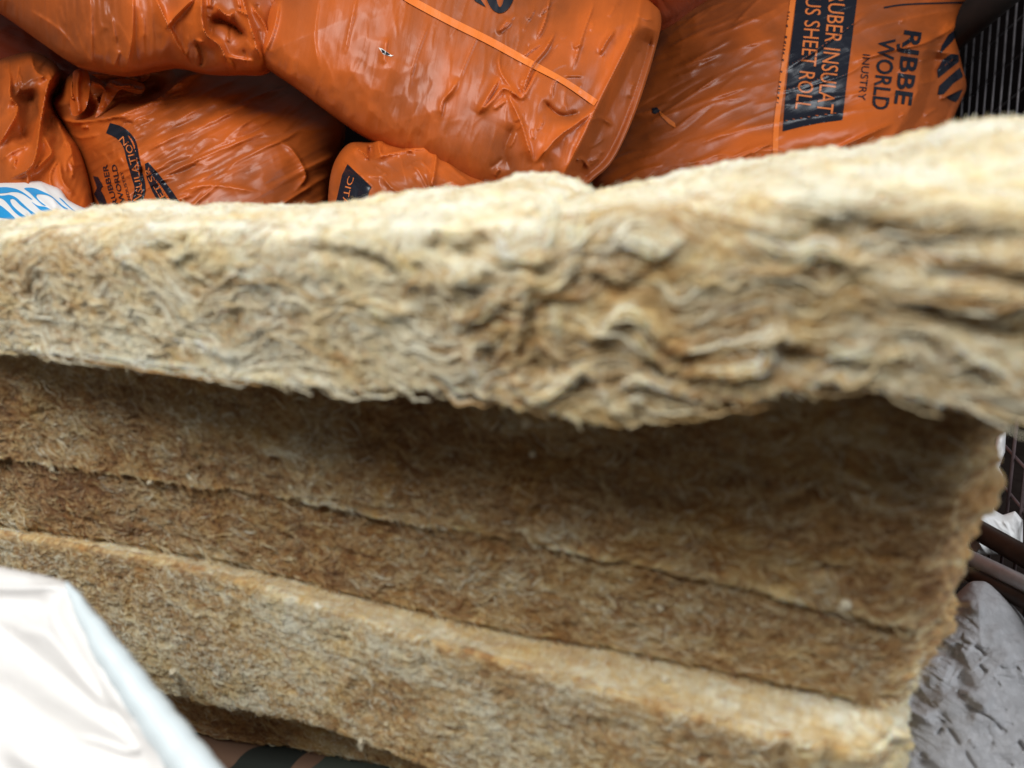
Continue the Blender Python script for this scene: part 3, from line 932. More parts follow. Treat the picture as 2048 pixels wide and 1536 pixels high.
        a = F_[0]
        return mesh_obj(name, V, F_, mat, self.root, smooth=False, attrs={"crease": self.crease(bx + nx * co[:, 1], by + ny * co[:, 1])})


def wrinkles(n, box, ang, spread, ln, amp, wid, seed, end=None):
    """many short tension creases, mostly along one direction, denser towards a gathered end"""
    r = random.Random(seed); out = []
    while len(out) < n:
        x, y = r.uniform(box[0], box[2]), r.uniform(box[1], box[3])
        k = 1.0
        if end is not None:
            k = math.exp(-math.hypot(x - end[0], y - end[1]) / end[2])
            if r.random() > 0.15 + k: continue
        L = r.uniform(*ln) * (0.6 + 0.6 * (1 - k)); a = ang + r.gauss(0, spread)
        dx, dy = math.cos(a) * L / 2, math.sin(a) * L / 2
        bx_, by_ = -math.sin(a) * L * r.gauss(0, 0.09), math.cos(a) * L * r.gauss(0, 0.09)
        out.append(([(x - dx, y - dy), (x + bx_, y + by_), (x + dx, y + dy)], r.uniform(*amp) * r.choice([1, 1, 1, -0.7]) * (0.6 + 0.9 * k), r.uniform(*wid)))
    return out


GRP = "orange plastic bags piled behind the batts"
bag_tl = Film("plastic_bag", [(-320, -200), (-90, -30), (0, 27), (68, 75), (137, 123), (171, 137), (246, 149), (300, 140), (349, 133), (410, 145), (472, 146), (535, 138), (565, 60), (580, -60), (560, -260), (100, -330), (-300, -330)], 1.03,
    "orange plastic bag overhanging the upper left, gathered into folds at its right end", "bag", GRP, T=0.085, R=260, seed=1, tilt=(-0.12, 0.15),
    folds=[([(267, -20), (265, 68), (253, 147)], 7, 9), ([(181, -20), (184, 100), (186, 133)], 4, 8), ([(305, -20), (345, 68), (380, 126)], 9, 10),
           ([(403, -20), (408, 60), (440, 92), (461, 140)], 24, 13), ([(395, -10), (350, 34), (330, 60)], 9, 10), ([(478, -30), (506, 68), (522, 118)], 15, 12),
           ([(420, 35), (461, 48), (495, 78)], -22, 16), ([(430, 10), (455, 30), (470, 20)], 9, 8), ([(240, 100), (228, 137)], 4, 6), ([(500, 5), (535, 60), (528, 100)], 10, 8),
           ([(440, 110), (480, 118), (510, 122)], 7, 8), ([(390, 80), (405, 110), (400, 140)], -9, 12), ([(60, 20), (120, 60), (160, 110)], 3, 10)] + wrinkles(40, (0, 0, 400, 150), 1.5, 0.2, (40, 140), (0.5, 1.8), (3, 7), 1, (460, 60, 260)) + wrinkles(20, (380, 0, 560, 145), 1.2, 0.5, (25, 80), (1.5, 4), (3, 7), 2),
    wr=(0.0034, 1.5, 24), crumple=0.004, step=2.5)
bag_c = Film("plastic_bag", [(575, -250), (540, -60), (515, 60), (512, 100), (520, 122), (545, 143), (585, 170), (640, 211), (674, 236), (719, 267), (800, 310), (880, 345), (960, 385), (1060, 415), (1140, 398), (1187, 359), (1228, 318), (1272, 222), (1310, 103), (1322, 30), (1290, -15), (1240, -60), (1150, -220), (900, -300)], 0.985,
    "large central orange plastic bag with a diagonal seam and a black letter", "bag", GRP, T=0.075, R=240, seed=2, tilt=(0.05, 0.18),
    folds=[([(1275, 45), (1240, 120), (1197, 205), (1160, 285), (1122, 360)], 13, 11), ([(1275, 45), (1240, 120), (1197, 205), (1160, 285), (1122, 360)], -20, 26, 's'),
           ([(1112, 62), (1090, 100), (1067, 128), (1050, 170), (1043, 200)], 10, 8), ([(1101, -10), (1090, 40), (1074, 80)], 7, 7),
           ([(999, 103), (1002, 144), (1043, 200)], 7, 8), ([(1043, 200), (1060, 170), (1075, 140)], 7, 8), ([(999, 154), (985, 180), (956, 228)], 9, 9),
           ([(956, 228), (985, 200), (1008, 176), (1043, 198)], 7, 9), ([(918, 155), (905, 180), (885, 205), (880, 240)], 6, 10), ([(1016, 188), (1043, 246), (1066, 327)], 9, 9),
           ([(1190, 219), (1150, 250), (1118, 273), (1069, 327)], 10, 10), ([(1230, 60), (1212, 85), (1200, 110)], 9, 6), ([(1190, 0), (1165, 70), (1145, 140)], 6, 8),
           ([(1150, 322), (1165, 318), (1180, 338)], 9, 6), ([(1085, 200), (1120, 230), (1160, 225)], -9, 16), ([(1030, 250), (1010, 300), (1020, 340)], -6, 22),
           ([(1180, 240), (1200, 235), (1225, 250)], 7, 7), ([(715, -10), (700, 60), (690, 110)], 3, 7), ([(640, -10), (630, 70), (640, 140)], 3, 10), ([(775, 75), (772, 95), (768, 130)], 4, 7),
           ([(560, 0), (548, 60), (525, 115)], 9, 10), ([(860, 40), (830, 120), (820, 170)], 2.5, 9), ([(960, 60), (930, 130), (920, 160)], 3, 9)] + wrinkles(70, (540, -20, 1040, 330), 1.78, 0.12, (50, 190), (0.25, 0.9), (3, 7), 3, (1050, 100, 420)) + wrinkles(46, (990, -10, 1300, 360), 2.0, 0.55, (22, 90), (0.8, 2.8), (3, 7), 4),
    wr=(0.0024, 1.75, 24), crumple=0.0032, step=2.5)
bag_l = Film("plastic_bag", [(102, 212), (116, 185), (147, 145), (250, 120), (400, 90), (533, 105), (640, 180), (690, 250), (676, 310), (660, 380), (652, 500), (640, 900), (180, 900), (192, 520), (184, 400), (165, 320), (135, 262)], 1.13,
    "orange plastic bag with crumpled black printed band and an open mouth, left of centre", "bag", GRP, T=0.10, R=190, seed=3, tilt=(0.05, 0.3),
    folds=[([(103, 212), (123, 236), (150, 243), (190, 240), (232, 232), (308, 202), (369, 157), (420, 140)], 22, 11), ([(140, 215), (190, 214), (240, 195), (300, 178), (350, 150)], -42, 24, 'b'),
           ([(150, 148), (143, 178), (150, 208)], 26, 10), ([(219, 160), (236, 172), (262, 172), (285, 186)], 34, 14), ([(178, 160), (205, 172), (215, 190)], 22, 9), ([(250, 150), (275, 160), (285, 175)], 16, 9),
           ([(190, 190), (200, 212), (192, 232)], 16, 10),
           ([(300, 364), (370, 330), (444, 297), (512, 270)], 6, 6), ([(300, 342), (345, 318), (376, 300)], 4, 6), ([(340, 380), (380, 362), (420, 345)], 4, 6), ([(294, 300), (340, 278), (383, 260)], 4, 7),
           ([(306, 281), (340, 268), (363, 256)], 3, 6), ([(330, 352), (370, 340), (400, 322)], -4, 7), ([(460, 260), (500, 235), (540, 215)], 3, 8), ([(420, 250), (460, 225), (500, 205)], 3, 8),
           ([(560, 285), (585, 300), (612, 350), (590, 383)], 7, 9), ([(350, 385), (420, 370), (520, 384)], 5, 10), ([(560, 410), (600, 385), (625, 370)], 5, 7),
           ([(292, 325), (300, 345), (322, 375), (345, 410)], 9, 7), ([(250, 262), (268, 290), (276, 330), (285, 400)], 7, 8), ([(284, 330), (284, 360), (268, 400)], -9, 8), ([(135, 262), (160, 275), (200, 268)], 7, 9)] + wrinkles(95, (200, 150, 680, 420), -0.46, 0.12, (50, 200), (0.6, 2.4), (3, 6), 5, (300, 350, 300)) + wrinkles(22, (105, 140, 330, 260), -0.3, 0.6, (20, 70), (1.5, 4.5), (3, 7), 6) + wrinkles(16, (180, 280, 330, 420), 1.1, 0.4, (20, 70), (0.6, 2), (3, 6), 7),
    wr=(0.0050, -0.46, 26), crumple=0.003, step=2.5)
bag_fl = Film("plastic_bag", [(-260, 150), (-60, 140), (0, 118), (62, 103), (100, 118), (122, 142), (120, 165), (106, 205), (132, 258), (162, 305), (186, 400), (192, 500), (150, 900), (-250, 900), (-320, 400)], 1.12,
    "crumpled orange plastic bag at the far left edge, above the white bag", "bag", GRP, T=0.09, R=150, seed=4, tilt=(-0.1, 0.3),
    folds=[([(5, 130), (20, 152), (20, 191), (36, 219), (10, 270), (-10, 300)], 16, 12), ([(118, 147), (99, 163), (90, 200), (82, 239), (66, 328), (20, 358)], 26, 13), ([(85, 268), (98, 290), (102, 308), (80, 330), (68, 345)], 16, 10),
           ([(50, 180), (60, 220), (40, 290)], -20, 18, 'b'), ([(92, 225), (112, 260), (118, 300)], -14, 14, 'b'), ([(110, 235), (140, 290), (150, 340)], 10, 10), ([(62, 108), (70, 140), (95, 160)], 9, 9),
           ([(0, 320), (30, 300), (60, 290)], 9, 10), ([(120, 320), (125, 360), (150, 390)], 8, 9)] + wrinkles(46, (0, 105, 180, 400), 1.9, 0.45, (30, 120), (1.2, 4.5), (3, 7), 8),
    wr=(0.0045, 1.9, 22), crumple=0.009, step=2.5)
bag_s = Film("plastic_bag", [(655, 410), (661, 350), (675, 312), (700, 286), (740, 284), (756, 275), (770, 274), (780, 282), (825, 280), (860, 286), (877, 299), (930, 329), (985, 360), (1040, 420), (1060, 500), (1050, 900), (655, 900), (650, 520)], 0.945,
    "small orange plastic bag with a shiny black label, low in the centre", "bag", GRP, T=0.06, R=130, seed=5, tilt=(0.0, 0.3),
    folds=[([(741, 318), (766, 311), (815, 301), (872, 292)], 13, 9), ([(873, 297), (870, 334), (862, 380)], 13, 9), ([(709, 290), (722, 302), (741, 318)], 14, 7), ([(757, 279), (758, 295), (762, 312)], 15, 8),
           ([(735, 300), (748, 300)], -16, 11, 'b'), ([(825, 330), (840, 345), (858, 380)], 5, 7), ([(840, 320), (855, 335), (862, 350)], 4, 6), ([(880, 310), (920, 350), (950, 370)], 5, 9), ([(690, 330), (715, 345), (745, 372)], 6, 8)] + wrinkles(45, (655, 280, 980, 420), 0.7, 0.55, (18, 90), (0.7, 2.8), (3, 6), 9, (740, 310, 160)),
    wr=(0.0035, 0.6, 26), crumple=0.005, step=2.5)
bag_r = Film("plastic_bag", [(1130, 600), (1170, 400), (1230, 250), (1290, 110), (1330, 38), (1400, -6), (1500, -60), (1700, -140), (1900, -150), (1985, -60), (1958, 10), (1936, 42), (1918, 58), (1916, 90), (1924, 130), (1933, 174), (1916, 215), (1897, 262), (1872, 330), (1855, 420), (1850, 900), (1150, 900)], 1.34,
    "orange plastic bag on the right printed with a black band and lettering", "bag", GRP, T=0.085, R=230, seed=6, tilt=(0.2, 0.06),
    folds=[([(1440, 330), (1520, 300), (1620, 275), (1720, 258), (1800, 236)], 16, 34, 'b'), ([(1400, 285), (1490, 258), (1590, 238), (1684, 224), (1821, 207)], 5, 8), ([(1640, 316), (1690, 290), (1726, 273), (1785, 246)], 12, 8), ([(1735, 30), (1713, 43), (1676, 70), (1573, 141)], 5, 7),
           ([(1962, 22), (1900, 60), (1846, 87), (1790, 100), (1700, 125)], 9, 9), ([(1846, 100), (1838, 160), (1821, 215), (1775, 285)], -18, 26, 's'), ([(1550, 185), (1600, 172), (1680, 140)], 5, 8),
           ([(1735, 115), (1700, 145), (1600, 180)], 4, 8), ([(1931, 172), (1900, 190), (1880, 200)], 12, 8), ([(1918, 110), (1880, 140), (1865, 165)], 8, 8), ([(1880, 60), (1868, 110), (1866, 160)], -10, 14, 'b'),
           ([(1500, 310), (1530, 292), (1545, 284)], 6, 6), ([(1480, 320), (1520, 300), (1550, 290)], -4, 6), ([(1850, 240), (1870, 255), (1860, 280)], 6, 7), ([(1400, 80), (1480, 50), (1570, 10)], 4, 12), ([(1330, 140), (1450, 105), (1560, 70)], 4, 14),
           ([(1310, 240), (1440, 190), (1560, 160)], 4, 14), ([(1560, 210), (1660, 195), (1760, 180)], 4, 10), ([(1720, 60), (1800, 40), (1900, 20)], 3, 10)] + wrinkles(75, (1220, 0, 1580, 380), -0.42, 0.08, (90, 300), (0.6, 2.4), (4, 9), 10) + wrinkles(30, (1560, 0, 1930, 320), -0.35, 0.2, (50, 170), (0.4, 1.4), (3, 7), 11) + wrinkles(22, (1800, 40, 1930, 320), -0.6, 0.5, (20, 70), (1.0, 3), (3, 7), 12),
    wr=(0.0045, -0.42, 14), crumple=0.0022, step=2.5)
bag_bt = Film("plastic_bag", [(1150, -80), (1230, 0), (1300, 46), (1345, 36), (1400, -2), (1450, -40), (1490, -110), (1490, -260), (1420, -420), (1300, -480), (1160, -380)], 1.13,  # bag edge is in view; unseen bulk above is enlarged to shade bag_r
    "shade-painted orange bag between the central and lettered bags, enlarged above view to shade the latter", "bag", GRP, T=0.13, R=170, seed=7, mat=ORANGE_SHADED, step=4, wr=(0.004, 1.2, 22), crumple=0.006,
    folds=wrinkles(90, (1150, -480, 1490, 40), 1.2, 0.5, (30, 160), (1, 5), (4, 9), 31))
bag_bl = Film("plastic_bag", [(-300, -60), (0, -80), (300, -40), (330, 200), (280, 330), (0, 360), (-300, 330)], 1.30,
    "orange bag with painted-in shade under the overhanging upper left bag", "bag", GRP, T=0.08, R=140, seed=8, mat=ORANGE_SHADED, step=5, wr=(0.004, 0.4, 22), crumple=0.006)

# seams and print
bag_c.strip("seam", [(790, -22), (822, 0), (900, 42), (980, 82), (1060, 126), (1130, 164), (1192, 206)], [15, 15, 15, 15, 12, 14], ORANGE_SEAM, 0.0016)
th = np.linspace(0, 2 * math.pi, 40, endpoint=False)
ell = lambda cx, cy, rx, ry: np.stack([cx + rx * np.cos(th), cy + ry * np.sin(th)], 1)


def ring_print(film, name, cx, cy, rx, ry, ix, iy, mat):
    a, b_ = ell(cx, cy, rx, ry), ell(cx, cy, ix, iy)
    cols = [a + (b_ - a) * f for f in np.linspace(0, 1, 5)]
    G = np.stack(cols, 1)
    V = film.put(G[..., 0].ravel(), G[..., 1].ravel(), 0.0012)
    I = np.arange(len(th) * 5).reshape(len(th), 5); J = np.roll(I, -1, 0)
    F_ = np.stack([I[:, :-1], I[:, 1:], J[:, 1:], J[:, :-1]], -1).reshape(-1, 4)
    mesh_obj(name, V, F_, mat, film.root)


ring_print(bag_c, "lettering", 1000, -36, 32, 62, 10, 50, BLACK_INK)
bag_c.patch("lettering", [(944, -40), (952, -22), (962, 0), (972, 14), (964, 10), (950, 2), (938, -16)], BLACK_INK, 0.0012, 3)
bag_c.patch("tear", [(762, 98), (772, 103), (782, 110), (774, 110), (764, 105)], BLACK_INK, 0.0012, 2)
bag_c.patch("tear_rim", [(757, 95), (764, 97), (784, 111), (788, 110), (782, 113), (766, 108)], WHITE_FILM, 0.0008, 2)

bag_r.patch("print_band", [(1612, -110), (1732, -110), (1722, -40), (1714, 0), (1704, 80), (1694, 160), (1685, 240), (1640, 246), (1600, 254), (1565, 263), (1570, 200), (1578, 120), (1588, 40), (1592, 0), (1600, -50)], BLACK_INK, 0.0007, 2.5)
bag_r.strip("seam", [(1596, -60), (1586, 0), (1574, 90), (1562, 180), (1553, 250), (1550, 330)], 11, ORANGE_SEAM, 0.0011)
bag_r.text("RUBER INSULAT", [(1659, -14), (1653, 50), (1644, 130), (1633, 224)], 33, 1, ORANGE_INK, 0.0015)
bag_r.text("US SHEET ROLL", [(1612, -6), (1608, 60), (1600, 140), (1590, 217)], 31, 1, ORANGE_INK, 0.0015)
bag_r.text("RJBBE", [(1810, 60), (1800, 130), (1789, 207)], 34, 1, BLACK_INK, 0.0013, bold=0.022)
bag_r.text("WORLD", [(1759, 75), (1753, 140), (1744, 217)], 33, 1, BLACK_INK, 0.0013, bold=0.018)
bag_r.text("INUSTRY", [(1726, 108), (1722, 150), (1716, 199)], 15, 1, BLACK_INK, 0.0013)
z5 = lambda pts: [(1820 + x / 5.12, y / 5.12) for x, y in pts]
bag_r.patch("logo", z5([(478, 290), (488, 350), (430, 430), (360, 500), (305, 555), (325, 470), (395, 355)]), BLACK_INK, 0.0013, 3)
bag_r.patch("logo", z5([(498, 560), (502, 632), (400, 712), (290, 800), (276, 720), (330, 620), (420, 550)]), BLACK_INK, 0.0013, 3)
bag_r.patch("logo", z5([(512, 690), (545, 785), (440, 858), (345, 965), (282, 970), (300, 880), (400, 785)]), BLACK_INK, 0.0013, 3)
bag_r.patch("logo", z5([(540, 915), (500, 1010), (470, 1045), (410, 1025), (370, 990)]), BLACK_INK, 0.0013, 3)
bag_r.strip("print_rule", [(1768, 15), (1808, 9), (1880, 6), (1955, 4)], 3.2, BLACK_INK, 0.0013)
rr = random.Random(5)
yy = 2.0
while yy < 205:       # tiny illegible marks beside the seam
    ln = rr.uniform(2.5, 7)
    xx = 1581 - (yy / 205) * 26
    if rr.random() < 0.72:
        bag_r.patch("print_mark", [(xx - 2.2, yy), (xx + rr.uniform(0.5, 2.4), yy + 0.3), (xx + 1.6, yy + ln), (xx - 1.6, yy + ln * rr.uniform(.6, 1))], BLACK_INK, 0.0016, 2)
    yy += ln + rr.uniform(1.5, 5)
bag_r.patch("tear", [(1304, 216), (1314, 214), (1320, 222), (1312, 228), (1306, 226)], BLACK_INK, 0.0012, 2)
bag_r.patch("tear_rim", [(1318, 221), (1332, 232), (1350, 246), (1352, 256), (1338, 248), (1322, 232)], ORANGE_SEAM, 0.0010, 2)

bag_l.strip("print_band", [(216, 256), (240, 266), (258, 286), (266, 318), (274, 350), (280, 378), (272, 410)], [22, 26, 28, 26, 24, 22, 20], BLACK_INK, 0.0009)
bag_l.strip("print_band", [(293, 326), (304, 350), (318, 374), (332, 396), (345, 420)], [8, 24, 32, 36, 40], BLACK_INK, 0.0010)
bag_l.text("INSULATION", [(276, 412), (285, 382), (280, 352), (271, 318), (262, 290), (246, 272)], 13, 1, ORANGE_INK, 0.0015)
bag_l.text("ET SR", [(330, 392), (318, 372), (306, 352), (297, 334)], 11, 1, ORANGE_INK, 0.0015)
bag_l.text("RUBBER", [(236, 408), (222, 365), (214, 328)], 10, 1, BLACK_INK, 0.0013, bold=0.015)
bag_l.text("WORLD", [(250, 404), (240, 368), (232, 328)], 10, 1, BLACK_INK, 0.0013, bold=0.015)
bag_l.text("INDUSTRY", [(262, 402), (254, 372), (245, 342)], 6, 1, BLACK_INK, 0.0013)
bag_l.patch("logo", [(186, 352), (196, 354), (206, 372), (200, 378), (208, 392), (214, 408), (200, 410), (188, 388), (194, 376)], BLACK_INK, 0.0012, 3)

bag_s.patch("print_band", [(695, 328), (718, 350), (743, 374), (738, 382), (735, 398), (728, 420), (666, 425), (674, 395), (684, 350)], BLACK_INK, 0.0009, 3)
bag_s.text("ATIC", [(684, 412), (688, 382), (697, 352)], 12, -1, ORANGE_INK, 0.0014)

# single-ply flaps of the open mouth
def flap(film, outline, off, folds, seed):
    P = spline(outline, 6, True)
    X, Y, d, F_ = region(P, 3)
    h = film.height(X, Y) * 0 + film.T * 0.55 + off + 0.004 * fbm(X / 25, Y / 25, 2, seed)
    for pl, amp, w in folds:
        dd = seg_dist(X, Y, spline(pl, 5))[0]
        h = h + amp * 0.001 * np.exp(-dd / w)
    mesh_obj("mouth_flap", film.pos(X, Y, h), F_, ORANGE_THIN, film.root, attrs={"crease": film.crease(X, Y)})


flap(bag_l, [(219, 164), (246, 157), (284, 167), (290, 178), (280, 188), (255, 183), (239, 180), (219, 207), (191, 236), (200, 206), (206, 185)], 0.012, [([(222, 166), (245, 175), (282, 180)], 10, 8), ([(215, 185), (205, 215)], 6, 6)], 1)
flap(bag_l, [(147, 143), (171, 137), (180, 160), (178, 191), (170, 219), (147, 232), (140, 205), (146, 171)], 0.010, [([(158, 142), (154, 180), (158, 222)], 14, 8)], 2)
flap(bag_l, [(176, 140), (240, 142), (292, 135), (300, 150), (284, 164), (245, 158), (205, 160)], -0.004, [([(180, 150), (240, 150), (292, 146)], 8, 7)], 3)

# ------------------------------------------------------------------ white bag with blue print
z7 = lambda pts: [(x / 7.877, 330 + y / 7.877) for x, y in pts]
bag_w = Film("plastic_bag", [(-320, 420), (-160, 372), (-60, 364), (0, 363), (40, 362), (74, 360), (96, 368), (118, 377), (128, 388), (136, 399), (155, 410), (176, 419), (215, 440), (250, 560), (200, 760), (-250, 780)], 0.975,
    "white plastic bag with blue brush strokes at the left edge, behind the top batt", "bag", None, T=0.035, R=120, seed=9, tilt=(-0.1, 0.5), mat=WHITE_FILM,
    folds=[([(30, 372), (75, 395), (110, 425)], 3, 8), ([(74, 360), (95, 385), (120, 420)], 3, 8)], wr=(0.001, 0.6, 14), crumple=0.002, step=3)
for pl in ([(-60, 355), (0, 350), (120, 350), (260, 378), (380, 440), (510, 540), (470, 530), (380, 470), (280, 430), (180, 425), (80, 440), (-60, 440)],
           [(-60, 470), (0, 480), (60, 480), (150, 470), (250, 510), (350, 600), (460, 700), (600, 800), (520, 800), (440, 720), (330, 640), (220, 540), (160, 545), (200, 640), (330, 760), (440, 830), (360, 835), (230, 740), (130, 620), (60, 550), (0, 520), (-60, 520)],
           [(-60, 620), (10, 640), (90, 700), (180, 780), (240, 850), (140, 855), (60, 835), (-60, 800)],
           [(380, 370), (460, 355), (560, 370), (680, 420), (800, 480), (900, 560), (990, 640), (1070, 690), (1020, 690), (930, 620), (830, 520), (720, 470), (590, 460), (570, 490), (620, 560), (720, 640), (660, 620), (560, 530), (470, 440)],
           [(500, 580), (600, 640), (720, 660), (800, 700), (880, 745), (980, 785), (860, 765), (740, 750), (640, 710), (560, 640)],
           [(930, 515), (980, 540), (1060, 620), (1150, 700), (1215, 742), (1180, 735), (1080, 660), (990, 575)]):
    bag_w.patch("blue_stroke", z7(pl), BLUE_INK, 0.0008, 2, smooth=True)

# ------------------------------------------------------------------ white plastic sheet, lower left, nearest the camera
sheet = Film("plastic_sheet", [(-420, 1085), (-150, 1112), (0, 1132), (80, 1148), (140, 1164), (170, 1195), (260, 1305), (350, 1420), (440, 1534), (540, 1660), (480, 1900), (-420, 1900)], 0.44,
    "bright white plastic sheet folded over the lower left of the batts", "plastic sheet", None, T=0.014, R=120, seed=10, tilt=(-0.25, 0.75), mat=WHITE_SHEET, smooth=False,
    folds=[([(-40, 1235), (6, 1262), (80, 1322), (142, 1370), (200, 1415), (280, 1466)], -4.8, 16, 'b'), ([(20, 1258), (95, 1268), (170, 1350), (260, 1450)], 4.8, 20, 'b'), ([(150, 1470), (199, 1485), (255, 1502), (290, 1488)], 5.6, 10),
           ([(-60, 1340), (60, 1420), (160, 1480), (270, 1520), (330, 1560)], -7.5, 30, 'b'), ([(-60, 1175), (60, 1176), (135, 1170)], 4.8, 10), ([(-60, 1200), (60, 1205), (110, 1215)], -4.8, 22, 'b'), ([(140, 1168), (112, 1215), (120, 1260), (200, 1380), (300, 1520)], -4.8, 12, 'b'),
           ([(0, 1480), (90, 1540), (200, 1580)], 5.6, 26, 'b'), ([(245, 1440), (262, 1452), (272, 1464)], 2.9, 5)], wr=(0.0008, 0.8, 8), crumple=0.001, step=5)
hp = spline([(138, 1163), (200, 1246), (280, 1352), (360, 1456), (440, 1558), (540, 1690)], 10)
hr = np.interp(np.linspace(0, 1, len(hp)), [0, .06, .3, .6, 1], [0.0012, 0.003, 0.0075, 0.0095, 0.011])
hv = sheet.put(hp[:, 0] - hr * 2600, hp[:, 1] + hr * 900, 0.0015)
hv = hv + 0.0008 * np.stack([fbm(hp[:, 0] / 40, hp[:, 1] / 40, 2, 1)] * 3, 1)
V_, F_ = tube(hv, hr, 16)
mesh_obj("rolled_hem", V_, F_, HEM_FILM, sheet.root)

# ------------------------------------------------------------------ grey dusty sack, right
_sr = random.Random(21)
SMALL = []
for _ in range(34):
    x_, y_ = _sr.uniform(1840, 2048), _sr.uniform(1200, 1536); l_, g_ = _sr.uniform(8, 34), _sr.uniform(0.1, 1.1)
    SMALL.append(([(x_, y_), (x_ + l_ * .5 * math.cos(g_) + _sr.uniform(-4, 4), y_ + l_ * .5 * math.sin(g_) + _sr.uniform(-4, 4)), (x_ + l_ * math.cos(g_), y_ + l_ * math.sin(g_))], _sr.choice([-2.5, -1.6, 2.0, 1.4]), _sr.uniform(4, 9)))
for _ in range(16):
    x_, y_ = _sr.uniform(1820, 2060), _sr.uniform(1180, 1540)
    SMALL.append(([(x_, y_), (x_ + _sr.uniform(-30, 30), y_ + _sr.uniform(5, 30)), (x_ + _sr.uniform(20, 60), y_ + _sr.uniform(20, 50))], _sr.choice([-6, 6, 5, -5]), _sr.uniform(14, 26), "b"))
sack = Film("grey_sack", [(1700, 1700), (1745, 1500), (1800, 1350), (1880, 1230), (1930, 1172), (1955, 1162), (1985, 1172), (2048, 1236), (2120, 1340), (2220, 1520), (2240, 1760), (2000, 1900), (1760, 1860)], 0.70,
    "grey dusty sack with small creases, on the floor right of the batt stack", "sack", None, T=0.06, R=170, seed=11, tilt=(0.1, 0.8), mat=GREY_SACK,
    folds=[([(1921, 1270), (1945, 1285), (1955, 1300)], 1.9, 9.1), ([(1945, 1288), (1960, 1300), (1972, 1312)], -6.7, 11.7), ([(1958, 1328), (1966, 1338), (1975, 1345)], -5.8, 9.1), ([(1975, 1310), (2000, 1302), (2030, 1318)], 2.4, 11.7),
           ([(1998, 1330), (2010, 1338), (2040, 1336)], -3.8, 9.1), ([(1926, 1408), (1945, 1418), (1985, 1440), (2010, 1470)], -4.8, 7.8), ([(1935, 1400), (1960, 1408), (2000, 1430)], 1.9, 10.4), ([(1895, 1455), (1908, 1470), (1920, 1490)], -3.8, 6.5),
           ([(1915, 1378), (1922, 1390), (1935, 1392)], -4.3, 6.5), ([(1870, 1470), (1878, 1462), (1884, 1455)], -3.4, 6.5), ([(1930, 1500), (1940, 1520), (1955, 1540)], -3.4, 7.8), ([(1840, 1505), (1855, 1520)], -3.4, 6.5),
           ([(1880, 1440), (1890, 1445)], -2.9, 5.2), ([(1905, 1305), (1912, 1315)], -2.9, 5.2), ([(1975, 1360), (2000, 1352), (2030, 1358)], -2.4, 5.2), ([(1990, 1270), (2010, 1280), (2025, 1285)], -1.9, 6.5), ([(1970, 1450), (1985, 1480), (1975, 1510)], -1.9, 11.7),
           ([(2035, 1480), (2050, 1500)], -6.7, 10.4), ([(1925, 1265), (1925, 1280), (1940, 1288)], -2.4, 3.9)] + SMALL,
    wr=(0.0035, 0.6, 30), crumple=0.009, step=2, back=0.5, part="cloth")

# ------------------------------------------------------------------ camouflage cloth under the stack
gs, go = np.meshgrid(np.linspace(-0.2, 0.66, 110), np.linspace(-0.26, 0.24, 70), indexing='ij')
zc = np.minimum(np.maximum(E_bot(gs), 0.012) - 0.004, 0.03)
fall = np.clip((go + 0.02) / 0.1, 0, 1)
zc = zc * (1 - 0.75 * fall) + 0.004 + np.where(go > 0.0, 1, 0) * 0.006 * np.abs(fbm(gs * 25, go * 25, 3, 2))
zc = np.where(go <= 0.0, np.maximum(E_bot(gs), 0.012) - 0.003, zc)
Vc = to_world(gs, go, zc).reshape(-1, 3)
I = np.arange(len(Vc)).reshape(gs.shape)
Fc = np.stack([I[:-1, :-1], I[1:, :-1], I[1:, 1:], I[:-1, 1:]], -1).reshape(-1, 4)
Vb = Vc.copy(); Vb[:, 2] = 0.002
nV = len(Vc)
rim = np.concatenate([I[:, 0], I[-1, 1:], I[-2::-1, -1], I[0, -2:0:-1]])
Fr = np.stack([rim, rim + nV, np.roll(rim, -1) + nV, np.roll(rim, -1)], -1)
mesh_obj("camouflage_cloth", np.vstack([Vc, Vb]), np.vstack([Fc, Fc[:, ::-1] + nV, Fr]), CAMO, None, label="green and brown camouflage cloth spread under the batt stack", cat="cloth")

# ------------------------------------------------------------------ wire cage at the right
Bp = at(2035.0, 160.0, 1.48)
cage = empty("wire_cage", (Bp[0], Bp[1], 0.0), "brown steel wire cage wall with rails, at the right edge behind the batts", "cage")


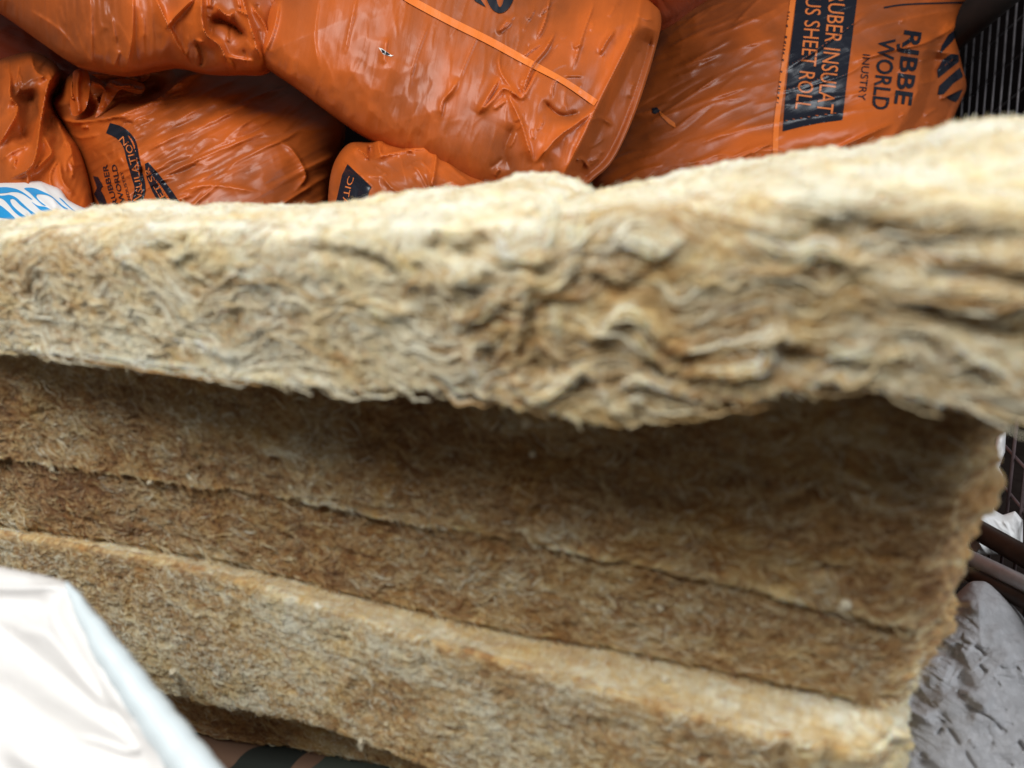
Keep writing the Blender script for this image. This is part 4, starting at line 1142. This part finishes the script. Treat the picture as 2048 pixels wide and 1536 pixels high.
def rod(name, a, b_, r, mat, sides=8, lab=None):
    V, F_ = tube(np.array([a + (b_ - a) * t for t in np.linspace(0, 1, 4)]), r, sides)
    mesh_obj(name, V, F_, mat, cage, label=lab)


def panel(B, U, V, us, vs, up0, up1, r, mat):
    """welded mesh: uprights and cross wires at their own small offset"""
    nn = unit(np.cross(U, V))
    for k in us:
        rod("upright_wire", B + U * k + V * up0, B + U * k + V * up1, r, mat)
    for k in vs:
        rod("cross_wire", B + V * k + U * us[0] + nn * r * 1.8, B + V * k + U * us[-1] + nn * r * 1.8, r, mat)


Vup = -unit(ray(1030.0, 12500.0))
panel(Bp, unit(ray(900.0, 1080.0)), Vup, np.arange(-0.58, 0.22, 0.025), np.arange(-0.60, 0.33, 0.072), -0.68, 0.34, 0.0021, WIRE)
Bq = at(2026.0, 960.0, 0.92)
panel(Bq, unit(ray(1300.0, 120.0)), -unit(ray(900.0, 11000.0)), np.arange(-0.30, 0.22, 0.034), np.arange(-0.07, 0.30, 0.047), -Bq[2] * 0.9, 0.35, 0.0019, WIRE_BROWN)
rod("brace", at(2640., -563., 0.90), at(1840., 125., 1.47), 0.030, RUBBER, 20)
rod("rail", at(1900., 1028., 0.90), at(2700., 1483., 0.53), 0.0115, BROWN_STEEL, 20)
rod("rail", at(1890., 1092., 0.86), at(2700., 1482., 0.54), 0.0085, GREY_TUBE, 20, "shiny light grey rail")
rod("rail", at(1880., 1120., 0.85), at(2700., 1528., 0.54), 0.0075, BROWN_STEEL, 20)

scrap = Film("plastic_scrap", [(1925, 1040), (1940, 960), (1968, 945), (1990, 900), (1996, 868), (2012, 864), (2010, 905), (1998, 935), (2006, 950), (2004, 962), (1985, 968), (1990, 1000), (1988, 1020), (2006, 1030), (2030, 1022), (2046, 1040), (2046, 1085), (2020, 1110), (1950, 1110)], 0.90,
    "torn white plastic scraps caught behind the wire cage at right", "plastic scrap", None, T=0.012, R=20, seed=12, tilt=(0, 0.2), mat=WHITE_FILM, wr=(0.006, 1.0, 40), crumple=0.012, step=2, smooth=False)
